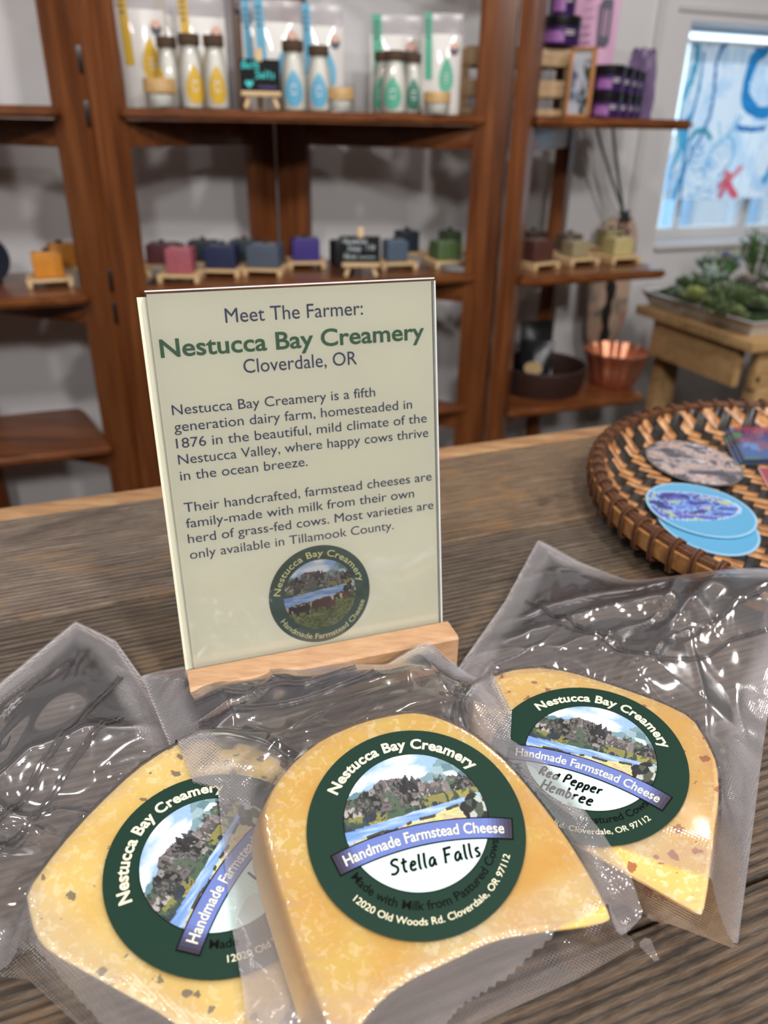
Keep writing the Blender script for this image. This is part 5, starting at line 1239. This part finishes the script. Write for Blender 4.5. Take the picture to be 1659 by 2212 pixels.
def package(key, label, cheese_label, center, nrm, up_px, outline, thick, zbot, mat, bag, zips, hand, undercut=lambda x, y: 0, seed=1, side_flare=.003, k=1.0):
    """center: label centre; nrm: normal of the cheese's top face; outline: pixels of that face; bag: (px, py, lift)"""
    global SUP
    nn = np.array([nrm[0], nrm[1], 0]); nn[2] = math.sqrt(1 - nrm[0] ** 2 - nrm[1] ** 2); cen = np.array(center) * k + np.array([0, 0, ZC]); top0 = cen - nn * .0016
    pkg = thing('cheese_package', label, 'cheese', (cen[0], cen[1], CT), 0, 'bagged cheese wedges')
    P3 = [onp(px, py, top0, nn) for px, py in outline]; P3 = closed_smooth(P3, 1); n = len(P3); C3 = cen - nn * .0016
    ptop = lambda x, y: top0[2] - (nn[0] * (x - top0[0]) + nn[1] * (y - top0[1])) / nn[2]
    # --- cheese body: rings from the bottom edge over the rounded shoulder to the middle
    out = []
    for i in range(n):
        t = P3[(i + 1) % n] - P3[i - 1]; o = np.array([t[1], -t[0], 0]); o /= np.linalg.norm(o); 
        if o @ (P3[i] - C3) < 0: o = -o
        out.append(o)
    g = G(); rings = []
    und = np.array([float(undercut(*proj_px(p))) for p in P3]); und = np.maximum(und * .999, (np.roll(und, 1) + und + np.roll(und, -1)) / 3)
    def bottom(i, f):
        p = P3[i].copy(); z = (zbot if zbot is not None else p[2] - thick); tc_ = C3 - p; tc_[2] = 0; tc_ /= np.linalg.norm(tc_); q = p + out[i] * side_flare * f * max(0, 1 - und[i] * 3) + tc_ * (p[2] - z) * und[i] * f; q[2] = p[2] + (z - p[2]) * f; q[2] = q[2] if zbot is not None else max(q[2], min(supz(q[0], q[1]) + .0008, p[2] - .003)); return q
    rings.append([bottom(i, 1.0) for i in range(n)]); rings.append([bottom(i, .6) for i in range(n)]); rings.append([bottom(i, .15) + np.array([0, 0, -.001]) for i in range(n)])
    rings.append([P3[i] - out[i] * .0006 - np.array([0, 0, .0006]) for i in range(n)])
    for f in (.975, .93, .86, .76, .6, .4, .2): rings.append([C3 + (P3[i] - C3) * f for i in range(n)])
    edge = [1, 1, 1, .95, .62, .42, .26, .10, -.1, -.3, -.5, -.5]
    v = [p for r in rings for p in r] + [C3]; f = []; cc = []
    for kr in range(len(rings) - 1):
        for i in range(n): f.append((kr * n + i, kr * n + (i + 1) % n, (kr + 1) * n + (i + 1) % n, (kr + 1) * n + i)); e = (edge[kr] + edge[kr + 1]) / 2 ; cc.append((e, e, e))
    kk = (len(rings) - 1) * n
    for i in range(n): f.append((kk + i, kk + (i + 1) % n, kk + n)); cc.append((-.5,) * 3)
    f.append([i for i in range(n)][::-1]); cc.append((1, 1, 1))
    g.add(v, f); g.build('cheese_wedge', mat, pkg, world=True, vcol=cc, angle=60)
    # --- bag film: a height field over the bag outline
    pts = []
    for (px, py, lift) in bag:
        z = CT + lift
        for _ in range(4):
            p = onz(px, py, z); z = max(CT + lift, supz(p[0], p[1]) + .0012)
        pts.append(p)
    dense = []
    for a, b in zip(pts, pts[1:] + pts[:1]):
        for t in np.linspace(0, 1, 8, endpoint=False): dense.append(a * (1 - t) + b * t)
    poly = [tuple(p[:2]) for p in pts]; ch = [tuple(p[:2]) for p in P3]
    x0, x1 = min(p[0] for p in poly) - .004, max(p[0] for p in poly) + .004; y0, y1 = min(p[1] for p in poly) - .004, max(p[1] for p in poly) + .004
    i0, i1 = max(0, int((x0 - XG0) / GS)), min(GNX - 1, int((x1 - XG0) / GS) + 1); j0, j1 = max(0, int((y0 - YG0) / GS)), min(GNY - 1, int((y1 - YG0) / GS) + 1)
    X, Y = GXX[j0:j1 + 1, i0:i1 + 1], GYY[j0:j1 + 1, i0:i1 + 1]; S = SUP[j0:j1 + 1, i0:i1 + 1]
    ins = inside(poly, X, Y); db, NXb, NYb = dist(poly, X, Y, True); insc = inside(ch, X, Y); dc, NXc, NYc = dist(ch, X, Y, True); dc = np.where(insc, 0, dc)
    # lift of the free film, interpolated from the outline
    num = 0; den = 1e-9
    for p in dense[::2]:
        w = 1.0 / ((X - p[0]) ** 2 + (Y - p[1]) ** 2 + 2e-5) ** 1.5; num = num + w * (p[2]); den = den + w
    base = num / den
    wr = np.clip((dc - .002) / .014, 0, 1) * np.clip(db / .026, 0, 1)
    th = seed * 1.3; u = X * math.cos(th) + Y * math.sin(th); w2 = -X * math.sin(th) + Y * math.cos(th)
    wx = 1.6 * vn(X * 14, Y * 14, seed + 9); wy = 1.6 * vn(X * 16, Y * 16, seed + 3)
    fold = (1 - np.abs(2 * vn(u * 20 + wx, w2 * 7 + wy, seed) - 1)) ** 4 * .0065 + (1 - np.abs(2 * vn(u * 9 + wy, w2 * 24 + wx, seed + 5) - 1)) ** 6 * .0060 + (1 - np.abs(2 * vn(u * 40 + 3 * wx, w2 * 30 + 3 * wy, seed + 6) - 1)) ** 5 * .0016 + vn(X * 26 + wx, Y * 26 + wy, seed + 8) * .0065 + .0006
    # radial creases running out from the cheese
    ang = np.arctan2(Y - C3[1], X - C3[0]); rad = (1 - np.abs(2 * vn(ang * 5.5 + 9, dc * 25, seed + 13) - 1)) ** 4 * .005 * np.clip(dc / .01, 0, 1) * np.clip(1 - dc / .05, 0, 1)
    fine = (vn(X * 120, Y * 120, seed + 2) - .5) * .0004
    h = np.maximum(base, S + .0010) + wr * (fold + rad) + fine * np.clip(db / .004, 0, 1) * np.where(insc, .35, 1)
    ztop = ptop(X, Y) + .0009; zedge = ptop(NXc, NYc) + .0004; s_ = np.clip(dc / .016, 0, 1); tent = zedge * (1 - s_) ** 1.6 + (1 - (1 - s_) ** 1.6) * (h - .0015)
    h = np.where(insc, np.maximum(ztop + fine * .4, S + .001), np.maximum(h, tent)); h = np.maximum(h, S + .0009)
    for _ in range(7):                                     # smooth the free film
        q = np.pad(h, 1, mode='edge'); hb_ = (q[:-2, 1:-1] + q[2:, 1:-1] + q[1:-1, :-2] + q[1:-1, 2:] + 2 * h) / 6
        h = np.where(dc > .0006, np.maximum(hb_, S + .0009), h)
    crk = (1 - np.abs(2 * vn(u * 30 + 2 * wx, w2 * 11 + 2 * wy, seed + 21) - 1)) ** 7 * .0022 + (1 - np.abs(2 * vn(u * 13 + 3 * wy, w2 * 42 + 2 * wx, seed + 23) - 1)) ** 8 * .0018
    h = np.where(dc > .0006, h + wr * crk, h)
    cell = ins[:-1, :-1].astype(int) + ins[1:, :-1] + ins[:-1, 1:] + ins[1:, 1:] >= 3
    used = np.zeros(ins.shape, bool); used[:-1, :-1] |= cell; used[1:, :-1] |= cell; used[:-1, 1:] |= cell; used[1:, 1:] |= cell
    full = np.zeros(ins.shape, int); full[:-1, :-1] += cell; full[1:, :-1] += cell; full[:-1, 1:] += cell; full[1:, 1:] += cell
    rim = used & (full < 4); XX = np.where(rim, NXb, X); YY = np.where(rim, NYb, Y)
    idx = -np.ones(ins.shape, int); idx[used] = np.arange(used.sum()); g = G()
    v = np.c_[XX[used], YY[used], h[used]]; J, I = np.nonzero(cell)
    f = [(int(idx[j, i]), int(idx[j, i + 1]), int(idx[j + 1, i + 1]), int(idx[j + 1, i])) for j, i in zip(J, I)]
    bord = np.clip(1 - (db - .010) / .006, 0, 1); bc = [(float(q),) * 3 for q in bord[used]]
    g.add(v, f); zl = np.minimum(np.where(insc, (zbot if zbot is not None else 9), 9), np.minimum(h - .0004, S + .0003)); zl = np.where(zl > 5, S + .0003, zl); kz = np.clip((dc - .018) / .03, 0, 1); zl = np.minimum(h - .0005, np.maximum((S + .0003) * (1 - kz) + (h - .0009) * kz, S + .0003))
    g.add(np.c_[XX[used], YY[used], zl[used]], [q[::-1] for q in f])
    bg_ = g.build('vacuum_bag', M['film'], pkg, world=True, vcol=bc + bc, angle=180)
    for line in zips:
        gz = G()
        q3 = []
        for px, py in line:
            z = CT + .012
            for _ in range(6):
                p = onz(px, py, z); i = int((p[0] - XG0) / GS) - i0; j = int((p[1] - YG0) / GS) - j0; z = h[np.clip(j, 0, h.shape[0] - 1), np.clip(i, 0, h.shape[1] - 1)] + .0003
            q3.append(onz(px, py, z))
        q3 = smooth_poly(q3, 2); dn = []
        for a, b in zip(q3[:-1], q3[1:]):
            for t in np.linspace(0, 1, 5, endpoint=False):
                p = a * (1 - t) + b * t; i = int((p[0] - XG0) / GS) - i0; j = int((p[1] - YG0) / GS) - j0; p = p.copy(); p[2] = h[np.clip(j, 0, h.shape[0] - 1), np.clip(i, 0, h.shape[1] - 1)] + .0004; dn.append(p)
        dx = dn[-1] - dn[0]; dx /= np.linalg.norm(dx); sd = np.array([-dx[1], dx[0], 0])
        for o in (-.0011, .0011): gz.tube([p + sd * o for p in dn], .0007, 6)
        gz.build('zip_strip', M['zip'], bg_, world=True)
    hs = np.maximum(S, np.where(ins, h, 0)); q = hs
    for _ in range(3):
        p_ = np.pad(q, 1, mode='edge'); q = np.max([p_[:-2, 1:-1], p_[2:, 1:-1], p_[1:-1, :-2], p_[1:-1, 2:], q], axis=0)
    for _ in range(14):
        p_ = np.pad(q, 1, mode='edge'); q = (p_[:-2, 1:-1] + p_[2:, 1:-1] + p_[1:-1, :-2] + p_[1:-1, 2:] + 2 * q) / 6
    SUP[j0:j1 + 1, i0:i1 + 1] = np.maximum(q, hs)
    # --- round label, flat on the cheese
    q0 = np.array(proj_px(cen)); a = math.radians(up_px); pu = onp(q0[0] + 60 * -math.sin(a), q0[1] - 60 * math.cos(a), cen, nn) - cen; pu -= nn * (pu @ nn); pu /= np.linalg.norm(pu); pr = np.cross(pu, nn)
    R = .038 * k; fl = Flat(cen, pr * R, pu * R); fl.n = nn
    g = G(); disc(fl, g, 1.0, 0.0); lab = g.build('product_label', M['labelgreen'], pkg, world=True, smooth=False)
    ic = (.015, .055); ir = .665; e = .00006
    g = G(); disc(fl, g, ir * 1.012, e, ic); g.build('inner_outline', M['blackink'], lab, world=True, smooth=False)
    g = G(); disc(fl, g, ir, 2 * e, ic); g.build('name_panel', M['mint'], lab, world=True, smooth=False)
    ban = lambda x: -.105 - .115 * ((x - .03) / .8) ** 2
    g, col = painted_disc(fl, landscape, ir, 3 * e, ic, 90, 260)
    # keep only the faces above the banner
    fo, co = [], []
    V = np.array(g.v); a2 = fl.a / R; b2 = fl.b / R
    lx = (V - cen) @ a2 / R; ly = (V - cen) @ b2 / R
    for q, c_ in zip(g.f, col):
        if np.mean(ly[list(q)]) > ban(np.mean(lx[list(q)])): fo.append(q); co.append(c_)
    g.f = fo; g.build('landscape_print', M['print'], lab, world=True, smooth=False, vcol=co)
    g = G(); xs = np.linspace(-.775, .845, 40); hw = .092
    def strip(g, hw, x0, x1, hh):
        xs = np.linspace(x0, x1, 48); v = []
        for x in xs:
            sl = -.23 * (x - .03) / .64; nrm_ = np.array([-sl, 1]); nrm_ /= np.linalg.norm(nrm_); v += [(x - nrm_[0] * hw, ban(x) - nrm_[1] * hw), (x + nrm_[0] * hw, ban(x) + nrm_[1] * hw)]
        g.add(fl.w(v, hh), [(2 * i, 2 * i + 2, 2 * i + 3, 2 * i + 1) for i in range(47)]); return xs
    strip(g, hw + .012, -.787, .857, 4 * e); g.build('banner_outline', M['blackink'], lab, world=True, smooth=False)
    g = G(); xs = strip(g, hw, -.775, .845, 5 * e); bl, dk = np.array([104., 122, 190]), np.array([44., 34, 52])
    bc = [nlin(dk + (bl - dk) * min(1, max(0, 1 - (abs((a_ + b_) / 2 - .035) - .60) / .20))) for a_, b_ in zip(xs[:-1], xs[1:])]; g.build('banner', M['print'], lab, world=True, smooth=False, vcol=bc)
    g = G(); txt = 'Handmade Farmstead Cheese'; tot = sum(adv(c_) for c_ in txt); x = -.71; kt = 1.49 / tot
    for c_ in txt:
        w = adv(c_) * kt; xm = x + w / 2
        if c_ != ' ':
            vv, ff = text_flat(c_, .012); sl = math.atan(-.23 * 1.25 * (xm - .03) / .8); px_ = (vv[:, 0] - adv(c_) / 2) * kt; py_ = vv[:, 1] * .104 / .73 - .048
            g.add(fl.w(np.c_[xm + px_ * math.cos(sl) - py_ * math.sin(sl), ban(xm) + px_ * math.sin(sl) + py_ * math.cos(sl)], 6 * e), ff)
        x += w
    g.build('banner_lettering', M['cream'], lab, world=True, smooth=False)
    g = G(); text_arc(fl, g, 'Nestucca Bay Creamery', .79, .110, 90, 114, 2 * e, .030); g.build('title_lettering', M['cream'], lab, world=True, smooth=False)
    g = G(); text_arc(fl, g, '12020 Old Woods Rd. Cloverdale, OR 97112', .875, .062, 273, 112, 2 * e, .004, True); g.build('address_lettering', M['cream'], lab, world=True, smooth=False)
    g = G(); text_arc(fl, g, 'Made with Milk from Pastured Cows', .755, .080, 272, 130, 2 * e, .012, True); g.build('motto_lettering', M['blackink'], lab, world=True, smooth=False)
    g = G()
    for (txt, x, y, wd, w) in hand: handwriting(fl, g, txt, x, y, wd / hand_len(txt, 1.0), w, 3.4 * e)
    g.build('handwriting', M['blackink'], lab, world=True, smooth=False)
    return pkg
def proj_px(p):
    d = np.array(p) - EYE; z = d @ FWD; return (IW / 2 + FPX * (d @ RGT) / z, IH / 2 - FPX * (d @ UPV) / z)

mL = cheese_mat('speckled_cheese', L(224, 190, 92), L(232, 208, 128), L(220, 192, 134), L(70, 66, 66), 230, .42)
mR = cheese_mat('red_pepper_cheese', L(226, 184, 86), L(232, 200, 120), L(216, 176, 126), L(158, 60, 40), 210, .46)
mC = cheese_mat('plain_cheese', L(222, 174, 54), L(226, 200, 98), L(218, 178, 116), None, 1, .1)

package('L', 'bagged dark-speckled cheese wedge at the left, partly under the middle package', '', (-.0533, .1782, -.2284), (.145, -.062), 61,
    [(52, 1925), (120, 1832), (198, 1746), (289, 1660), (363, 1611), (412, 1594), (466, 1590), (536, 1603), (620, 1645), (690, 1730), (720, 1860), (700, 2010), (640, 2160), (560, 2280), (470, 2290), (360, 2200), (250, 2140), (100, 2056), (72, 2020), (60, 1975)],
    .024, CT + .0012, mL,
    [(163, 1342, .012), (250, 1385, .010), (305, 1462, .006), (352, 1550, .005), (420, 1620, .005), (560, 1650, .006), (700, 1700, .005), (770, 1850, .005), (760, 2050, .004), (680, 2260, .003), (500, 2420, .002), (300, 2320, .001), (170, 2213, .001), (60, 2112, .001), (-60, 2100, .001), (-220, 1900, .002), (-230, 1650, .003), (-20, 1492, .008)],
    [[(-40, 1790), (100, 1640), (262, 1462)], [(-20, 1850), (130, 1690), (262, 1545)]],
    [('La', .02, -.40, 0.20, .024)], seed=3, side_flare=.004, k=1.012, undercut=lambda x, y: .72 if (y > 1960 and x < 640) else 0)
package('R', 'bagged red-flecked cheese wedge at the right, beside the woven tray', '', (.0823, .2269, -.2246), (-.1322, -.1053), -20.5,
    [(1022, 1500), (1050, 1465), (1100, 1444), (1160, 1438), (1230, 1447), (1340, 1482), (1430, 1514), (1498, 1547), (1530, 1598), (1554, 1650), (1558, 1720), (1546, 1800), (1536, 1900), (1523, 1976), (1506, 1976), (1440, 1940), (1350, 1888), (1280, 1848), (1200, 1800), (1130, 1740), (1060, 1660), (1012, 1570)],
    .022, CT + .0012, mR,
    [(1163, 1165, .014), (1250, 1213, .010), (1355, 1257, .008), (1420, 1250, .016), (1480, 1240, .026), (1560, 1232, .036), (1640, 1226, .044), (1750, 1235, .050), (1700, 1420, .022), (1655, 1560, .003), (1625, 1800, .001), (1592, 2048, .001), (1500, 2012, .001), (1400, 1975, .001), (1200, 1880, .001), (1040, 1760, .002), (975, 1600, .003), (985, 1450, .003), (1090, 1300, .006)],
    [[(1137, 1300), (1240, 1340), (1310, 1372), (1430, 1398), (1540, 1395), (1650, 1370)], [(1150, 1345), (1290, 1372), (1372, 1412), (1470, 1432), (1640, 1425)]],
    [('Red Pepper', -.40, -.375, .66, .022), ('Hembree', -.33, -.535, .54, .022)], undercut=lambda x, y: 1.7 if (y > 1555 + .79 * (x - 1012) and x < 1530) or y > 1890 else 0, seed=7)
package('C', 'bagged plain yellow cheese wedge in the middle, lying over its two neighbours', '', (.0134, .1886, -.2191), (-.0132, -.2274), 14.5,
    [(566, 1790), (568, 1740), (592, 1690), (640, 1634), (700, 1590), (780, 1556), (860, 1538), (905, 1535), (960, 1550), (1020, 1580), (1080, 1626), (1130, 1680), (1190, 1755), (1240, 1826), (1290, 1910), (1324, 1978), (1316, 1992), (1262, 2006), (1160, 2017), (1066, 2034), (980, 2076), (900, 2112), (850, 2142), (800, 2190), (760, 2250), (715, 2250), (665, 2120), (625, 2000), (588, 1880)],
    .0135, None, mC,
    [(305, 1462, .012), (420, 1436, .016), (600, 1424, .018), (760, 1436, .018), (835, 1440, .020), (925, 1378, .034), (980, 1443, .020), (1045, 1478, .02), (1106, 1535, .022), (1102, 1600, .022), (1185, 1654, .016), (1345, 1848, .012), (1468, 1982, .004), (1400, 2026, .001), (1249, 2111, .001), (1140, 2160, .001), (1000, 2225, .001), (860, 2330, .001), (560, 2330, .008), (535, 2212, .014), (522, 2120, .016), (497, 1980, .018), (470, 1702, .022), (416, 1688, .018), (366, 1610, .012)],
    [[(420, 1520), (500, 1493), (600, 1478), (770, 1442)], [(430, 1565), (520, 1530), (640, 1516), (700, 1492), (810, 1450)]],
    [('Stella Falls', -.33, -.405, .84, .023)], undercut=lambda x, y: 1.7 if (y > 1984 and x > 720) or (x > 1270 and y > 1900) else 0, seed=5, side_flare=.0045, k=.985)
bpy.data.objects.remove(_tmpo)
